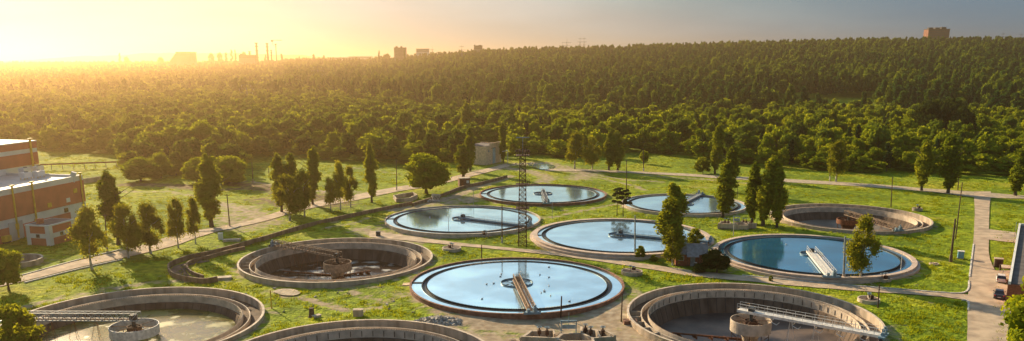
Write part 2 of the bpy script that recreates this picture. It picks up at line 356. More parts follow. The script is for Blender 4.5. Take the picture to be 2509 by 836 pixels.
def npmesh(name, V, F, smooth=True):
    me = bpy.data.meshes.new(name); k = F.shape[1]
    me.vertices.add(len(V)); me.vertices.foreach_set('co', np.asarray(V, np.float32).ravel())
    me.loops.add(F.size); me.loops.foreach_set('vertex_index', F.astype(np.int32).ravel())
    me.polygons.add(len(F)); me.polygons.foreach_set('loop_start', np.arange(0, F.size, k, dtype=np.int32))
    me.polygons.foreach_set('loop_total', np.full(len(F), k, np.int32))
    me.polygons.foreach_set('use_smooth', np.full(len(F), smooth))
    me.update(calc_edges=True); me.validate(); return me
gme = npmesh('ground', np.stack([gx, gy, gz], 1), q)
for nm, a in (('dirt', dirt), ('mud', mud)):
    at = gme.attributes.new(nm, 'FLOAT', 'POINT'); at.data.foreach_set('value', a.astype(np.float32))
ground = bpy.data.objects.new('ground', gme); col.objects.link(ground); tag(ground, 'rough green grass ground with worn bare tracks between the tanks', None, None, 'structure')
def groundmat():
    m = bpy.data.materials.new('grass_ground'); m.use_nodes = True; n, l = m.node_tree.nodes, m.node_tree.links
    b = n['Principled BSDF']; b.inputs['Roughness'].default_value = .95; b.inputs['Specular IOR Level'].default_value = .1
    g = n.new('ShaderNodeNewGeometry')
    def noise(s, d=5):
        t = n.new('ShaderNodeTexNoise'); t.inputs['Scale'].default_value = s; t.inputs['Detail'].default_value = d; l.new(g.outputs['Position'], t.inputs['Vector']); return t.outputs['Fac']
    def ramp(f, c):
        r = n.new('ShaderNodeValToRGB'); l.new(f, r.inputs[0])
        while len(r.color_ramp.elements) < len(c): r.color_ramp.elements.new(.5)
        for e, (p, q_) in zip(r.color_ramp.elements, c): e.position = p; e.color = (*q_, 1)
        return r.outputs[0]
    def mix(f, a, c, t='MIX'):
        x = n.new('ShaderNodeMix'); x.data_type = 'RGBA'; x.blend_type = t
        if isinstance(f, float): x.inputs[0].default_value = f
        else: l.new(f, x.inputs[0])
        l.new(a, x.inputs[6]); l.new(c, x.inputs[7]); return x.outputs[2]
    big = ramp(noise(.045, 4), [(.35, (.13, .19, .008)), (.52, (.22, .28, .010)), (.68, (.32, .31, .022))])
    fine = ramp(noise(.55, 8), [(.32, (.55, .62, .5)), (.5, (.95, .95, .9)), (.68, (1.5, 1.42, 1.2))])
    grass = mix(1.0, big, fine, 'MULTIPLY')
    dcol = ramp(noise(.7, 8), [(.3, (.24, .175, .115)), (.55, (.38, .295, .20)), (.7, (.47, .38, .27))])
    mcol = ramp(noise(.4, 8), [(.35, (.10, .065, .035)), (.65, (.22, .15, .08))])
    def mask(name):
        a = n.new('ShaderNodeAttribute'); a.attribute_name = name
        s = n.new('ShaderNodeMath'); s.operation = 'MULTIPLY_ADD'; l.new(noise(.5, 7), s.inputs[0]); s.inputs[1].default_value = 2.2; l.new(a.outputs['Fac'], s.inputs[2])
        k = n.new('ShaderNodeMapRange'); l.new(s.outputs[0], k.inputs[0]); k.inputs[1].default_value = 1.38; k.inputs[2].default_value = 1.95; return k.outputs[0]
    dm_ = mask('dirt'); c = mix(mask('mud'), grass, mcol); c = mix(dm_, c, dcol)
    l.new(c, b.inputs['Base Color'])
    s2 = n.new('ShaderNodeMath'); s2.operation = 'ADD'; l.new(noise(1.6, 6), s2.inputs[0]); l.new(noise(.35, 4), s2.inputs[1])
    bp = n.new('ShaderNodeBump'); bp.inputs['Strength'].default_value = .8; bp.inputs['Distance'].default_value = .6
    ks = n.new('ShaderNodeMapRange'); l.new(dm_, ks.inputs[0]); ks.inputs[3].default_value = .85; ks.inputs[4].default_value = .12; l.new(ks.outputs[0], bp.inputs['Strength'])
    l.new(s2.outputs[0], bp.inputs['Height']); l.new(bp.outputs[0], b.inputs['Normal'])
    return m
gme.materials.append(groundmat())

# haze: one closed box of even air round the whole place
hz = MB().box((0, 3550, 63), (15800, 7900, 140)).build('haze', [])
hm = bpy.data.materials.new('haze'); hm.use_nodes = True; hn = hm.node_tree.nodes; hn.remove(hn['Principled BSDF'])
pv = hn.new('ShaderNodeVolumePrincipled'); pv.inputs['Density'].default_value = HAZE if 'HAZE' in globals() else .00022
pv.inputs['Color'].default_value = (1.0, .66, .34, 1); pv.inputs['Anisotropy'].default_value = .82
hm.node_tree.links.new(pv.outputs[0], hn['Material Output'].inputs['Volume'])
hz.data.materials.append(hm); tag(hz, 'warm evening haze hanging over the whole plant', None, None, 'stuff')

# ---------------------------------------------------------------- roads and paths
def smooth_line(P, n=6):
    out = []
    for i in range(len(P)-1):
        p0, p1, p2, p3 = P[max(i-1, 0)], P[i], P[i+1], P[min(i+2, len(P)-1)]
        for k in range(n):
            t = k/n; out.append(.5*((2*p1)+(p2-p0)*t+(2*p0-5*p1+4*p2-p3)*t*t+(3*p1-p0-3*p2+p3)*t**3))
    out.append(P[-1]); return out
def ribbon(name, edgeA, edgeB, m, z, label, rag=.12):
    A = smooth_line([G(*p) for p in edgeA]); B = smooth_line([G(*p) for p in edgeB])
    n = min(len(A), len(B)); V = []; F = []; K = 5
    for i in range(n):
        for k in range(K):
            p = A[i].lerp(B[i], k/(K-1)); j = rag*random.uniform(-1, 1) if k in (0, K-1) else 0
            V.append((p.x+j, p.y+j, z))
    for i in range(n-1):
        for k in range(K-1): F.append((i*K+k, (i+1)*K+k, (i+1)*K+k+1, i*K+k+1))
    o = MB().add(V, F).build(name, m); tag(o, label, None, None, 'structure'); return A, B
def kerb(pts, label, h=.16, w=.28):
    P = smooth_line([G(*p) for p in pts]); b = MB()
    for i, (a, c) in enumerate(zip(P[:-1], P[1:])):
        d = c-a; b.box(((a.x+c.x)/2, (a.y+c.y)/2, h/2+.03), (max(d.length-.03, .1), w, h+.1), math.atan2(d.y, d.x))
    o = b.build('kerb', 'kerb'); tag(o, label, None, None, 'structure')
ribbon('road', [(-10, 706), (60, 690), (200, 655), (330, 627), (430, 602), (520, 572), (640, 545), (760, 512), (880, 490), (975, 470), (1060, 456), (1160, 432), (1250, 408)],
       [(-10, 690), (60, 676), (180, 643), (320, 610), (400, 585), (470, 568), (600, 545), (740, 502), (860, 480), (965, 460), (1050, 447), (1150, 424), (1240, 402)], 'asphalt', .13, 'pale worn access road running diagonally past the long concrete wall')
ribbon('road', [(2386, 470), (2388, 520), (2386, 570), (2380, 640), (2373, 700), (2371, 770), (2368, 870)], [(2428, 470), (2424, 520), (2423, 570), (2424, 630), (2440, 668), (2466, 740), (2470, 870)], 'asphalt', .132, 'wide worn road running down the right side past the parked cars')
ribbon('parking_strip', [(2430, 664), (2438, 690), (2450, 730), (2452, 800)], [(2520, 664), (2530, 690), (2540, 730), (2550, 800)], 'asphalt', .126, 'worn parking strip beside the long roofed building')
ribbon('road', [(2420, 562), (2450, 566), (2490, 571)], [(2420, 588), (2450, 592), (2490, 596)], 'asphalt', .124, 'short side spur joining the long roofed building to the right road')
ribbon('path', [(1335, 414), (1440, 416), (1560, 421), (1680, 426), (1760, 431), (1960, 441), (2140, 452), (2290, 464), (2390, 471), (2520, 481)],
       [(1335, 420), (1440, 421), (1560, 426), (1680, 432), (1760, 438), (1960, 449), (2140, 460), (2290, 472), (2390, 484), (2520, 488)], 'dirt_light', .128, 'narrow pale track running along the foot of the far tree belt', .25)
ribbon('path', [(905, 566), (1010, 580), (1110, 594), (1250, 608), (1400, 622), (1560, 645), (1700, 664), (1850, 680), (2000, 695), (2150, 707), (2290, 718), (2400, 725)],
       [(905, 582), (1010, 592), (1110, 602), (1250, 615), (1400, 632), (1560, 656), (1700, 678), (1850, 692), (2000, 706), (2150, 717), (2290, 727), (2400, 742)], 'asphalt', .125, 'long narrow worn path crossing the plant between the tanks', .15)
kerb([(1818, 676), (1900, 684), (2000, 694), (2150, 706), (2290, 717), (2350, 720), (2371, 712), (2374, 690)], 'white kerb edging the far side of the long crossing path')
kerb([(2372, 762), (2372, 740), (2355, 736)], 'short white kerb at the corner of the front right lawn')
kerb([(2385, 600), (2380, 640), (2375, 680)], 'low pale kerb along the left edge of the right road')
kerb([(-10, 688), (60, 674), (180, 641), (300, 612)], 'pale kerb on the far side of the diagonal road at the left')
kerb([(455, 566), (500, 568), (560, 563), (590, 555)], 'pale kerb curving round the grass beside the sandy turning')
kerb([(60, 694), (200, 659), (300, 637)], 'pale kerb on the near side of the diagonal road at the left')

# ---------------------------------------------------------------- clarifier tanks
def tankxy(n): return TANKS[n][0], TANKS[n][1]
def toothed(r, z0, z1, N):                              # notched weir plate, one closed band
    V = []; F = []
    for i in range(2*N):
        a = 2*PI*i/(2*N); c, s = math.cos(a), math.sin(a); zt_ = z1 if i % 2 else z1-.16
        V += [((r-.03)*c, (r-.03)*s, z0), ((r+.03)*c, (r+.03)*s, z0), ((r+.03)*c, (r+.03)*s, zt_), ((r-.03)*c, (r-.03)*s, zt_)]
    for i in range(2*N):
        j = (i+1) % (2*N); F += [(i*4+k, j*4+k, j*4+(k+1) % 4, i*4+(k+1) % 4) for k in range(4)]
    return MB().add(V, F)
def spokes(b, r, z, n=8, w=.08):
    for i in range(n): t = 2*PI*i/n; b.bar((0, 0, z), (r*math.cos(t), r*math.sin(t), z), w)
def make_tank(nm, label, water, wall, rim, apron=0, launder=2.2, ring=3.0, level=.84):
    x, y, r = TANKS[nm]
    t = thing('settling_tank', label, 'tank', (x, y, 0), 0, 'round settling tanks of the plant')
    wi = r-.35-apron
    MB().ring(wi, r-.04, -1.2, 1.0).build('outer_wall', wall, t)
    MB().ring(wi-.05, r, 1.0, 1.1).build('rim', rim, t)
    if apron: MB().ring(r-.04, r+.55, -.2, .62).build('apron', 'concrete_pink', t)
    ro = r-launder
    MB().ring(wi-.002, ro-.95, -.4, -.2).build('channel_floor', 'concrete_dark', t)
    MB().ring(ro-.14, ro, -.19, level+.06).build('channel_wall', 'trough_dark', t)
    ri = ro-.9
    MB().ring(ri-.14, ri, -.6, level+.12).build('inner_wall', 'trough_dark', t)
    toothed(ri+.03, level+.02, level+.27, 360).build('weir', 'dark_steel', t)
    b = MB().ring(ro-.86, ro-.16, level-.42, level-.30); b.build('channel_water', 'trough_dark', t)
    MB().box((-r+launder/2+.2, .3, level+.05), (launder-.3, .5, .12)).build('channel_crossing', 'dark_steel', t)
    # water sheets
    V = MB(); V.ring(ro+.002, wi-.06, level-.06, level-.02, 128)
    o = V.build('water', 'water' if water != 'water_dark' else 'water_dark', None, loc=(x, y, 0)); tag(o, 'still water filling the outer channel of '+label.split(' in ')[0], None, None, 'structure')
    o = MB().disc(ri-.141, level+.03, 160).build('water', water, None, loc=(x, y, 0)); tag(o, 'still reflecting water inside '+label.split(' in ')[0], None, None, 'structure')
    if ring:
        MB().ring(ring-.08, ring, level-.5, level+.28, 48).build('feed_well_ring', 'blue_steel' if ring > 0 else 'rust', t)
        b = MB(); spokes(b, ring-.05, level+.2, 8, .07); b.lathe([(0, level+1.3), (.35, level+1.3), (.35, level-.5)], 16); b.build('centre_post', 'dark_steel', t)
    return t
LT = 'water-filled round settling tank '
make_tank('A', LT+'farthest back, with a thin dark rim beyond the lattice mast', 'water', 'brick_rim', 'brick_rim')
make_tank('B', LT+'behind the lattice mast, carrying the bridge with hanging hooks', 'water', 'concrete_light', 'concrete_light')
make_tank('D', LT+'with the wide pink rim, left of the brick hut', 'water', 'concrete_pink', 'concrete_pink', apron=.85)
make_tank('I', LT+'smallest of the full ones, behind the leafy poplars', 'water', 'concrete_light', 'concrete_light', launder=1.7)
make_tank('E', LT+'deep blue and crossed by the white railed bridge', 'water_dark', 'concrete_pink', 'concrete_pink', apron=.6, ring=2.4)
make_tank('C', LT+'with a red-brown rim, nearest in the middle of the plant', 'water', 'brick_rim', 'brick_rim')
def make_empty(nm, label, floorm, drum=None, deep=3.1, sludge=None, ribs=60, lwid=2.3, drumm='tan_paint', wall='concrete', column='concrete', lip=.35, arms=0):
    x, y, r = TANKS[nm]
    t = thing('settling_tank', label, 'tank', (x, y, 0), 0, 'round settling tanks of the plant')
    wi = r-.33
    MB().ring(wi, r-.04, -1.2, 1.0).build('outer_wall', wall, t)
    MB().ring(wi-.05, r, 1.0, 1.1).build('rim', 'concrete_light', t)
    rm = r-lwid; ri = rm-1.15
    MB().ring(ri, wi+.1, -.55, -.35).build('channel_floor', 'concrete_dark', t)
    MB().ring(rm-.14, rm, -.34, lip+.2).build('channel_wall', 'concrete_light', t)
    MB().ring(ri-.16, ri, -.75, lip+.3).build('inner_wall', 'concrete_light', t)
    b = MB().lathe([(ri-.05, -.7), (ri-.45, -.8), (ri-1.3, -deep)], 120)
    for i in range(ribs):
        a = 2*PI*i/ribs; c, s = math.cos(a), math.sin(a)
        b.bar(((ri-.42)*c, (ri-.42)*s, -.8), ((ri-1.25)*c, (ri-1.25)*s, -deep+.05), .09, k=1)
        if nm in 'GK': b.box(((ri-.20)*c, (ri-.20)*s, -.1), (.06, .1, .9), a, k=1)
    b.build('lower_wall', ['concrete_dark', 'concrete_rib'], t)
    toothed(ri-.08, lip+.25, lip+.42, 260).build('weir', 'tan_paint', t)
    for i in range(5):
        a = PI*(.93+.05*i); MB().box(((wi+rm)/2*math.cos(a), (wi+rm)/2*math.sin(a), .1), (wi-rm-.02, .14, .8), a).build('channel_crossing', 'concrete', t)
    MB().lathe([(ri-1.2, -deep), (3, -deep-.9), (0, -deep-1.2)], 96).build('floor', floorm, t, smooth=True)
    if sludge:
        o = MB().disc(ri-1.6 if sludge != 'water_green' else ri-1.2, -deep+.06 if sludge != 'water_green' else -deep+.9, 120).build('water', sludge, None, loc=(x, y, 0))
        tag(o, 'murky shallow water lying in '+label, None, None, 'structure')
    if drum:
        dr, z0, z1 = drum
        MB().ring(dr-.1, dr, z0, z1, 48).build('feed_drum', drumm, t)
        b = MB(); spokes(b, dr-.1, z1-.25, 6, .08); b.ring(1.0, 1.1, z0+.3, z1-.15, 24); b.lathe([(0, z1+.9), (.28, z1+.9), (.28, z0)], 12); b.build('drum_frame', 'rust_dark', t)
        if column == 'rust_dark':
            MB().lathe([(2.1, z0+.1), (1.1, -deep-.2), (1.6, -deep-1)], 20).build('centre_column', 'rust_dark', t)
        else:
            MB().lathe([(1.25, z0+.4), (1.25, z0-.4), (1.4, z0-.45), (1.4, z0-1.0), (1.25, z0-1.05), (1.3, -deep-1)], 24).build('centre_column', column, t)
        b = MB()
        for i in range(10):
            a = 2*PI*i/10; b.bar(((dr-.2)*math.cos(a), (dr-.2)*math.sin(a), z0), ((dr-.2)*math.cos(a), (dr-.2)*math.sin(a), z0-1.1), .06)
            b.bar(((dr-.2)*math.cos(a), (dr-.2)*math.sin(a), z0-1.1), (1.2*math.cos(a), 1.2*math.sin(a), -deep-.6), .06)
        b.build('support_strut', 'rust_dark', t)
        for j in range(arms):
            a = [2.95, .38, 5.2][j]; L = [12.5, 7, 6][j]
            b = MB(); b.bar((1.2*math.cos(a), 1.2*math.sin(a), -deep+.15), (L*math.cos(a), L*math.sin(a), -deep+.55), .22, .14, 8)
            for k in range(4): q = L*(.3+.2*k); b.box((q*math.cos(a), q*math.sin(a), -deep+.1), (.1, 1.5, .5), a+.5)
            b.build('scraper_arm', 'rust', t)
    return t
LE = 'drained round settling tank '
make_empty('F', LE+'with tan feed drum and rusty scraper arms, left of centre', 'sludge_floor', (2.9, -1.6, .15), 3.0, 'water_sludge', arms=3)
make_empty('G', LE+'largest at the front right, with a pale feed drum', 'sludge_floor', (3.25, -1.55, .35), 3.3, drumm='concrete_light', arms=1)
make_empty('H', LE+'with a rusty funnel at its centre, at the back right', 'floor_grey', (3.0, -.9, .35), 2.8, drumm='rust', column='rust_dark', arms=0)
make_empty('J', LE+'with green sludge and a white drum, in the bottom left corner', 'sludge_floor', (3.7, -1.2, .3), 2.6, 'water_green', drumm='white_paint', column='rust_dark', lip=.2)
make_empty('K', LE+'cut off by the bottom edge in front of the rubble pile', 'sludge_floor', None, 3.4)
x, y, r = TANKS['L']
t = thing('settling_tank', 'small sunken round tank with a thin pale rim beside the industrial hall', 'tank', (x, y, 0), 0, 'round settling tanks of the plant')
MB().ring(r-.3, r, -1.2, 1.0, 48).build('outer_wall', 'concrete', t); MB().ring(r-.35, r+.04, 1.0, 1.1, 48).build('rim', 'concrete_light', t)
MB().disc(r-.31, -.9, 48).build('floor', 'sludge_floor', t)

# ---------------------------------------------------------------- scraper bridges
def railing(b, L, y, z, h=1.05, step=1.5, r=.035):
    n = int(L/step)
    for i in range(n+1): b.bar((i*L/n, y, z), (i*L/n, y, z+h), r)
    for k in (h, h*.55): b.bar((0, y, z+k), (L, y, z+k), r*.9)
def trussside(b, L, y, z, h, step, r=.06, top_taper=0):
    b.bar((0, y, z), (L, y, z), r*1.3); b.bar((0, y, z+h), (L, y, z+h), r*1.3); n = int(L/step)
    for i in range(n):
        a, c = i*L/n, (i+1)*L/n; b.bar((a, y, z if i % 2 else z+h), (c, y, z+h if i % 2 else z), r); b.bar((a, y, z), (a, y, z+h), r*.8)
def make_bridge(tank, end_px, style, label, z=1.35, back=1.0, wd=1.3, m='grey_paint', over=.3, ez=1.1, start=None):
    x, y, r = TANKS[tank]; e = G(*end_px, ez); a = math.atan2(e.y-y, e.x-x); L = r+over+back
    t = thing('scraper_bridge', label, 'bridge', (x-back*math.cos(a), y-back*math.sin(a), 0), a, 'scraper bridges spanning the settling tanks')
    MB().box((L/2, 0, z), (L, wd*(.5 if style == 'truss' else 1), .08)).build('deck', 'rust_dark' if style == 'truss' else m, t)
    b = MB()
    for s in (-1, 1): b.box((L/2, s*(wd/2+.06), z-.12), (L, .1, .14 if style == 'truss' else .42))
    b.build('girder', m, t)
    if style == 'rail':
        for s in (-1, 1): b = MB(); railing(b, L, s*(wd/2), z+.07); b.build('railing', m, t)
    if style in ('rail', 'hooks'):
        for i in range(5):
            b = MB(); q = L*(.25+.15*i); b.bar((q, -.6, z), (q, -.6, .75), .05); b.bar((q, .6, z), (q, .6, .75), .05); b.bar((q, -.6, .75), (q+1.1, -1.2, .6), .06); b.bar((q-.06, -.6, .8), (q-.06, .6, .8), .05); b.bar((q+1.1, -1.2, .6), (q+1.1, .2, .6), .06); b.build('scum_hook', m, t)
    if style == 'hooks':
        for s in (-1, 1): b = MB(); railing(b, L, s*(wd/2), z+.07, 1.0, 1.6, .02); b.build('railing', m, t)
    if style == 'truss':
        for s in (-1, 1): b = MB(); trussside(b, L, s*(wd/2), z-.1, 1.15, 1.1); b.build('truss', m, t)
        b = MB()
        for i in range(int(L)): b.bar((i, -wd/2, z+1.05), (i+1, wd/2, z+1.05), .04)
        b.build('top_bracing', m, t)
    b = MB(); b.box((L-.3, 0, z-.1), (.9, wd+1.6, .35)); b.box((L-.3, .5, z+.45), (.7, .6, .7)); b.box((L-.25, -.6, z+.3), (.5, .5, .5)); b.bar((L-.3, .5, z+.8), (L-.3, .5, z+1.2), .2, seg=10)
    b.build('drive_carriage', 'blue_steel' if m != 'tan_paint' else 'blue_steel', t)
    for s in (-1, 1):
        b = MB(); b.bar((L-.35, s*(wd/2+.6), 1.33), (L-.35, s*(wd/2+.85), 1.33), .24, seg=14); b.build('wheel', 'dark_steel', t)
    b = MB(); b.bar((back, 0, z), (back, 0, -1 if tank in 'FGHJ' else .3), .3, seg=10); b.box((back, 0, z+.35), (.9, .9, .7)); b.build('pivot', 'dark_steel', t)
    if style == 'truss' or tank in 'GE':
        n = 4
        for i in range(n):
            b = MB(); q = back+L*(.28+.17*i); zz = -2.6 if tank in 'FGHJ' else .3
            b.bar((q, 0, z), (q-.8, 1, zz), .035); b.bar((q, 0, z), (q+.8, 1, zz), .035); b.bar((q, 0, z), (q, -1, zz), .035); b.build('scraper_hanger', m if tank in 'GE' else 'rust', t)
    return t
make_bridge('A', (1339, 497), 'truss', 'short blue-grey bridge on the farthest full tank', m='grey_paint', ez=1.1, wd=.95)
make_bridge('B', (1299, 555), 'hooks', 'long dark blue bridge with row of hooks, passing behind the lattice mast', m='blue_steel')
make_bridge('D', (1715, 592), 'hooks', 'dark blue bridge with thin rails on the pink-rimmed tank', m='blue_steel')
make_bridge('I', (1738, 466), 'rail', 'pale railed bridge reaching the far rim behind the poplars', m='grey_paint')
make_bridge('E', (2034, 676), 'rail', 'white railed bridge across the deep blue tank', m='white_paint', wd=1.7)
make_bridge('C', (1302, 765), 'truss', 'tan lattice bridge with motor carriage on the nearest full tank', m='tan_paint', wd=1.15)
make_bridge('F', (650, 598), 'truss', 'dull lattice bridge from the tan drum to the left rim', m='tan_dark', z=1.3, wd=1.0)
make_bridge('G', (2152, 829), 'rail', 'long pale railed walkway over the largest drained tank', m='white_paint', back=2.2, z=1.7, wd=1.3)
make_bridge('H', (2187, 562), 'truss', 'rusty lattice bridge leaving the funnel of the back right tank', m='tan_dark', back=1.5, wd=.9)
make_bridge('J', (78, 784), 'truss', 'grey lattice bridge from the white drum to the left edge', m='grey_paint', z=1.3)
# ---------------------------------------------------------------- trees
def ico(sub=1):
    p = (1+5**.5)/2; v = [(-1, p, 0), (1, p, 0), (-1, -p, 0), (1, -p, 0), (0, -1, p), (0, 1, p), (0, -1, -p), (0, 1, -p), (p, 0, -1), (p, 0, 1), (-p, 0, -1), (-p, 0, 1)]
    f = [(0, 11, 5), (0, 5, 1), (0, 1, 7), (0, 7, 10), (0, 10, 11), (1, 5, 9), (5, 11, 4), (11, 10, 2), (10, 7, 6), (7, 1, 8), (3, 9, 4), (3, 4, 2), (3, 2, 6), (3, 6, 8), (3, 8, 9), (4, 9, 5), (2, 4, 11), (6, 2, 10), (8, 6, 7), (9, 8, 1)]
    v = [Vector(a).normalized() for a in v]
    for _ in range(sub):
        c = {}; nf = []
        def mid(a, b):
            k = (min(a, b), max(a, b))
            if k not in c: v.append(((v[a]+v[b])/2).normalized()); c[k] = len(v)-1
            return c[k]
        for a, b, d in f:
            x, y, z = mid(a, b), mid(b, d), mid(d, a); nf += [(a, x, z), (b, y, x), (d, z, y), (x, y, z)]
        f = nf
    return np.array([tuple(a) for a in v]), np.array(f)
IV, IF = ico(1)
def crown_mesh(name, clumps, leaf, n, seed, core=.72, droop=0, aspect=1.0):
    """clumps: (x,y,z,rx,rz). Many small leaf quads over irregular clumps."""
    g = np.random.default_rng(seed); V = []; F = []; k = 0
    cl = np.array(clumps); wts = (cl[:, 3]*(cl[:, 3]+cl[:, 4])); wts /= wts.sum()
    if core:
        for c in cl:
            d = IV*(core*(1+g.uniform(-.22, .22, (len(IV), 1)))); P = c[:3]+d*np.array([c[3], c[3], c[4]])
            f = IF+k; V.append(P); F.append(np.hstack([f, f[:, 2:3]])); k += len(P)
    pick = g.choice(len(cl), n, p=wts); c = cl[pick]
    d = g.normal(size=(n, 3)); d /= np.linalg.norm(d, axis=1)[:, None]; d[:, 2] = np.where(d[:, 2] < -.5, -d[:, 2], d[:, 2])
    rad = g.uniform(.62, 1.15, (n, 1)); rad += (g.random((n, 1)) < .06)*g.uniform(0, .35, (n, 1))
    P = c[:, :3]+d*rad*np.stack([c[:, 3], c[:, 3], c[:, 4]], 1)
    if droop: P[:, 2] -= droop*g.random(n)**2
    nr = d+g.normal(scale=.55, size=(n, 3)); nr /= np.linalg.norm(nr, axis=1)[:, None]
    u = np.cross(nr, g.normal(size=(n, 3))); u /= np.linalg.norm(u, axis=1)[:, None]; v = np.cross(nr, u)
    if droop or aspect != 1: u = u*.8; v = v*.8; 
    s = leaf*g.uniform(.55, 1.25, (n, 1)); s2 = s*g.uniform(.5, 1, (n, 1))
    Q = np.stack([P-u*s, P+v*s2*.8, P+u*s, P-v*s2], 1).reshape(-1, 3)
    V.append(Q); F.append(np.arange(4*n).reshape(n, 4)+k)
    V = np.vstack(V); F = np.vstack(F)
    tri = F[:, 2] == F[:, 3]
    me = bpy.data.meshes.new(name)
    fs = [tuple(a[:3]) for a in F[tri]]+[tuple(a) for a in F[~tri]]
    me.from_pydata(V.tolist(), [], fs); me.update(); return me
def trunk_mesh(name, h, r, limbs=4, seed=0, lean=0, h0=.35):
    g = random.Random(seed); b = MB(); pts = [Vector((0, 0, -.3))]
    for i in range(1, 6): pts.append(Vector((g.uniform(-.03, .03)*h+lean*i/5, g.uniform(-.03, .03)*h, h*i/5)))
    for i in range(5): b.bar(pts[i], pts[i+1], r*(1-.17*i)*(1.35 if i == 0 else 1), r*(1-.17*(i+1)), 8)
    for i in range(limbs):
        t = g.uniform(h0, .85); a = g.uniform(0, 2*PI); p = pts[0].lerp(pts[-1], t); L = h*(.18+.2*(1-t))
        b.bar(p, p+Vector((math.cos(a)*L, math.sin(a)*L, L*.9)), r*.35, r*.1, 5)
    me = b.build('tmp_trunk', 'bark'); m = me.data; m.name = name; bpy.data.objects.remove(me); m.materials.clear(); return m
def poplar(seed, h=16, w=4, z0=1.6):
    g = random.Random(seed); C = []; n = 26
    for i in range(n):
        t = (i+.5)/n; z = z0+(h-z0)*t; env = (w/2)*min(1, .5+1.5*t)*(1-(max(0, t-.5)/.5)**2*.62)*g.uniform(.85, 1.1)
        for _ in range(2):
            a = g.uniform(0, 2*PI); q = env*g.uniform(.15, .62); rr = env*g.uniform(.34, .6)
            C.append((q*math.cos(a)+.5*t*t, q*math.sin(a), z+g.uniform(-.3, .3), rr, rr*1.55))
    return C
def birch(seed, h=11, w=6, z0=1.8):
    g = random.Random(seed); C = []; n = 34
    for i in range(n):
        t = g.random(); z = z0+1+(h-z0-1.6)*t; env = (w/2)*(math.sin(PI*min(1, .16+.8*t))**.7); a = g.uniform(0, 2*PI); q = env*g.uniform(.2, .85)
        C.append((q*math.cos(a), q*math.sin(a), z, g.uniform(.12, .22)*w, g.uniform(.10, .17)*h))
    return C
def roundc(seed, h=10, w=9, z0=1.5, n=30):
    g = random.Random(seed); C = []
    for i in range(n):
        u = g.uniform(-.75, 1); a = g.uniform(0, 2*PI); q = math.sqrt(max(0, 1-u*u))*g.uniform(.35, .82); zc = (h+z0)/2; hz_ = (h-z0)/2
        C.append((q*math.cos(a)*w/2, q*math.sin(a)*w/2, zc+u*hz_*.82, g.uniform(.13, .24)*w, g.uniform(.10, .17)*h))
    return C
def tallc(seed, h=18, w=6, z0=5, n=26):
    g = random.Random(seed); C = []
    for i in range(n):
        t = g.random()**.8; z = z0+(h-z0)*t*.93; env = (w/2)*(1-.75*t**1.8); a = g.uniform(0, 2*PI); q = env*g.uniform(.1, .8)
        C.append((q*math.cos(a), q*math.sin(a), z, g.uniform(.15, .27)*w*(1-.35*t), g.uniform(.06, .11)*h))
    return C
def pinec(seed, h=9, w=7):
    g = random.Random(seed); C = []
    for L, (z, r) in enumerate(((.5, 1), (.66, .85), (.8, .75), (.93, .5))):
        for i in range(6):
            a = g.uniform(0, 2*PI); q = r*w/2*g.uniform(.25, .9); C.append((q*math.cos(a), q*math.sin(a), z*h+g.uniform(-.3, .3), g.uniform(.5, 1.0), g.uniform(.22, .4)))
    return C
CR = {}
def reg(key, clumps, leaf, n, m, seed, **kw):
    me = crown_mesh('crown_'+key, clumps, leaf, n, seed, **kw); me.materials.append(M[m]); CR.setdefault(key.split('.')[0], []).append(me)
for i in range(4): reg('poplar.%d' % i, poplar(i), .27, 7000, 'leaf_poplar', i, core=.52)
for i in range(4): reg('birch.%d' % i, birch(10+i), .24, 5000, 'leaf_birch', 10+i, core=.5, droop=1.3)
for i in range(2): reg('round.%d' % i, roundc(20+i, z0=.7, n=60), .24, 9000, 'leaf_belt', 20+i, core=.7)
for i in range(3): reg('mound.%d' % i, roundc(35+i, h=9, w=11, z0=-.6, n=60), .26, 9000, 'leaf_belt', 35+i, core=.75)
for i in range(2): reg('dark.%d' % i, roundc(25+i, h=8, w=9, z0=.2, n=40), .2, 8000, 'leaf_dark', 25+i, core=.75)
for i in range(3): reg('bush.%d' % i, roundc(30+i, h=4, w=5, z0=-.3, n=24), .16, 3000, 'leaf_bush', 30+i, core=.75)
for i in range(2): reg('pine.%d' % i, pinec(40+i), .2, 2600, 'leaf_pine', 40+i, core=.5)
for i in range(5): reg('belt.%d' % i, roundc(50+i, h=10, w=8.5, z0=.3, n=20), .42, 900, 'leaf_belt', 50+i, core=.8)
for i in range(5): reg('hill.%d' % i, tallc(60+i, h=18, w=7.2), .52, 800, 'leaf_hill', 60+i, core=.8)
for i in range(4): reg('hillround.%d' % i, roundc(70+i, h=16, w=10, z0=3, n=20), .55, 900, 'leaf_hill2', 70+i, core=.8)
reg('cone.0', tallc(90, h=16, w=11, z0=1.5, n=70), .30, 12000, 'leaf_belt', 90, core=.7)
for i in range(3): reg('conifer.%d' % i, tallc(80+i, h=18, w=5.5, z0=2.5, n=26), .45, 800, 'leaf_conifer', 80+i, core=.8)
TRK = {}
for k, (h, r, n, hh) in {'poplar': (13, .26, 3, .3), 'birch': (9, .2, 6, .3), 'round': (7, .32, 6, .3), 'dark': (5, .25, 5, .3), 'mound': (5, .3, 5, .3), 'cone': (12, .35, 5, .3), 'conifer': (15, .2, 3, .3), 'bush': (2.4, .1, 6, .1), 'pine': (8.4, .16, 9, .5), 'belt': (7, .22, 5, .3), 'hill': (15, .22, 3, .4), 'hillround': (12, .25, 5, .4)}.items():
    me = trunk_mesh('trunk_'+k, h, r, n, 3, 0, hh); me.materials.append(M['bark_white'] if k == 'birch' else M['bark'] if k in ('poplar', 'round', 'dark', 'pine', 'bush') else M['trunk_forest']); TRK[k] = me
